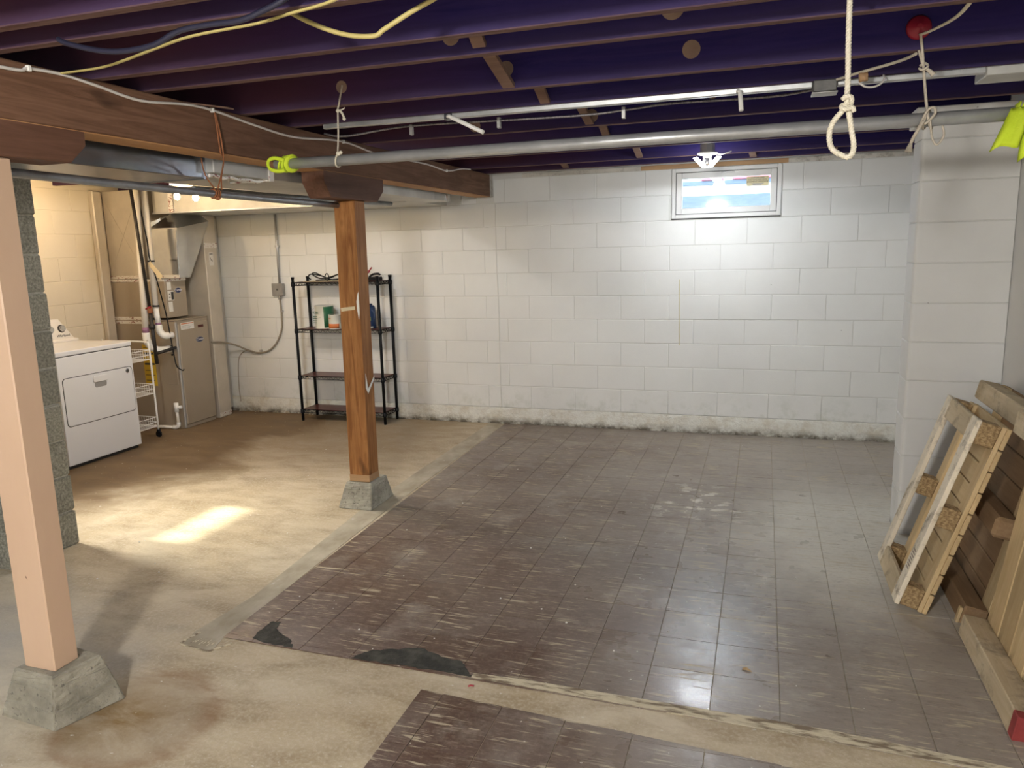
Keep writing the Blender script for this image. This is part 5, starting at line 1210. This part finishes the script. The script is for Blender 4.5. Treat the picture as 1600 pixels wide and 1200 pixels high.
for i in range(7): F.box(t, 'stamp_mark', 'mahogany', 0.015, 0.062, 0.16 + i * 0.014, 0.164 + i * 0.014, -0.0006, 0.0002, 0)
# second, larger pallet behind it
F = Fr((0.822, 3.36, 0.0), (0, 1, 0), (0.20, 0, 0.92))
t = thing('wooden_pallet', 'brown runner pallet leaning on the wall between the two pale pallets', 'pallet', (0.87, 3.75, 0))
L2, W2 = 0.925, 0.80
for i, (b0, b1) in enumerate(((0.0, 0.085), (0.40, 0.49), (L2 - 0.09, L2))):
    F.box(t, 'runner', 'pine_side_grimy' if i == 2 else 'pine_brown', 0.0, W2, b0, b1, 0.0, 0.092, 0.014 if i == 1 else 0.006)
for a0 in (0.02, W2 - 0.12):
    F.box(t, 'stringer_board', 'pine_up', a0, a0 + 0.105, 0.0, L2, 0.0925, 0.110)
for i in range(8):
    b = i * L2 / 8
    F.box(t, 'deck_slat', 'pine_brown', 0.0, W2, b + 0.003, b + L2 / 8 - 0.003, 0.1105, 0.128)
F.box(t, 'base_strip', 'pine1', 0.004, 0.03, 0.0, 0.07, -0.014, -0.001, 0.002)
# third pallet nearest the camera
F = Fr((0.800, 2.56, 0.0), (0, 1, 0), (0.145, 0, 0.985))
t = thing('wooden_pallet', 'pale plank pallet with red painted runner end at the near right', 'pallet', (0.86, 2.9, 0))
W3 = 0.715; L3 = 0.96
F.box(t, 'runner', 'pine_side_grimy', 0.0, W3, 0.0, 0.088, 0.0, 0.088, 0.004)
e = F.box(t, 'painted_end', 'red_paint', -0.0015, 0.045, -0.0005, 0.0885, -0.0008, 0.0888, 0.003); e['label'] = 'runner end painted dark red'
F.box(t, 'runner', 'pine_side_grimy', 0.0, W3, L3 - 0.10, L3 - 0.012, 0.0, 0.088, 0.004)
for b0 in (0.03, L3 - 0.12): F.box(t, 'rear_runner', 'pine_side_grimy', 0.0, W3, b0, b0 + 0.088, 0.1075, 0.19, 0.004)
for i in range(5):
    a = i * (W3 + 0.01) / 5
    F.box(t, 'deck_plank', 'pine_up', a, a + (W3 + 0.01) / 5 - 0.008, 0.0 + random.uniform(0, 0.004), L3 - random.uniform(0, 0.01), 0.0885, 0.107, 0.003)

# ================================================================== LITTER
lf = MB().add([(-0.03, 2.752, 0.005), (-0.012, 2.744, 0.010), (0.006, 2.742, 0.006), (0.0, 2.752, 0.008), (-0.014, 2.762, 0.012), (-0.028, 2.764, 0.006), (-0.03, 2.752, 0.0045), (-0.012, 2.744, 0.0095), (0.006, 2.742, 0.0055), (0.0, 2.752, 0.0075), (-0.014, 2.762, 0.0115), (-0.028, 2.764, 0.0055)],
              [(0, 1, 4, 5), (1, 2, 3, 4), (11, 10, 7, 6), (10, 9, 8, 7)]).build('dry_leaf', 'leaf'); tag(base_origin(lf), 'curled dry leaf lying on the brown tiles', 'leaf')
rdc = MB().tube([(-0.99, 2.368, 0.004), (-0.982, 2.374, 0.006), (-0.97, 2.376, 0.004)], 0.0035, 6, 3).build('red_scrap', 'tool_red'); tag(base_origin(rdc), 'tiny red scrap on the concrete strip between tile patches', 'scrap')
ch = MB(); rnd = random.Random(21)
for i in range(70):
    x = rnd.uniform(-2.1, 0.6); y = rnd.uniform(2.5, 6.2); r = rnd.uniform(0.002, 0.006)
    ch.ball((x, y, 0.0042 + r * 0.35), r, 5, 3, 0.5)
for i in range(40):
    x = rnd.uniform(-3.4, -2.5); y = rnd.uniform(2.0, 6.0); r = rnd.uniform(0.002, 0.006)
    ch.ball((x, y, 0.0002 + r * 0.35), r, 5, 3, 0.5)
cho = ch.build('paint_chips', 'paper'); tag(base_origin(cho), 'white paint chips scattered over the floor', 'debris', kind='stuff')
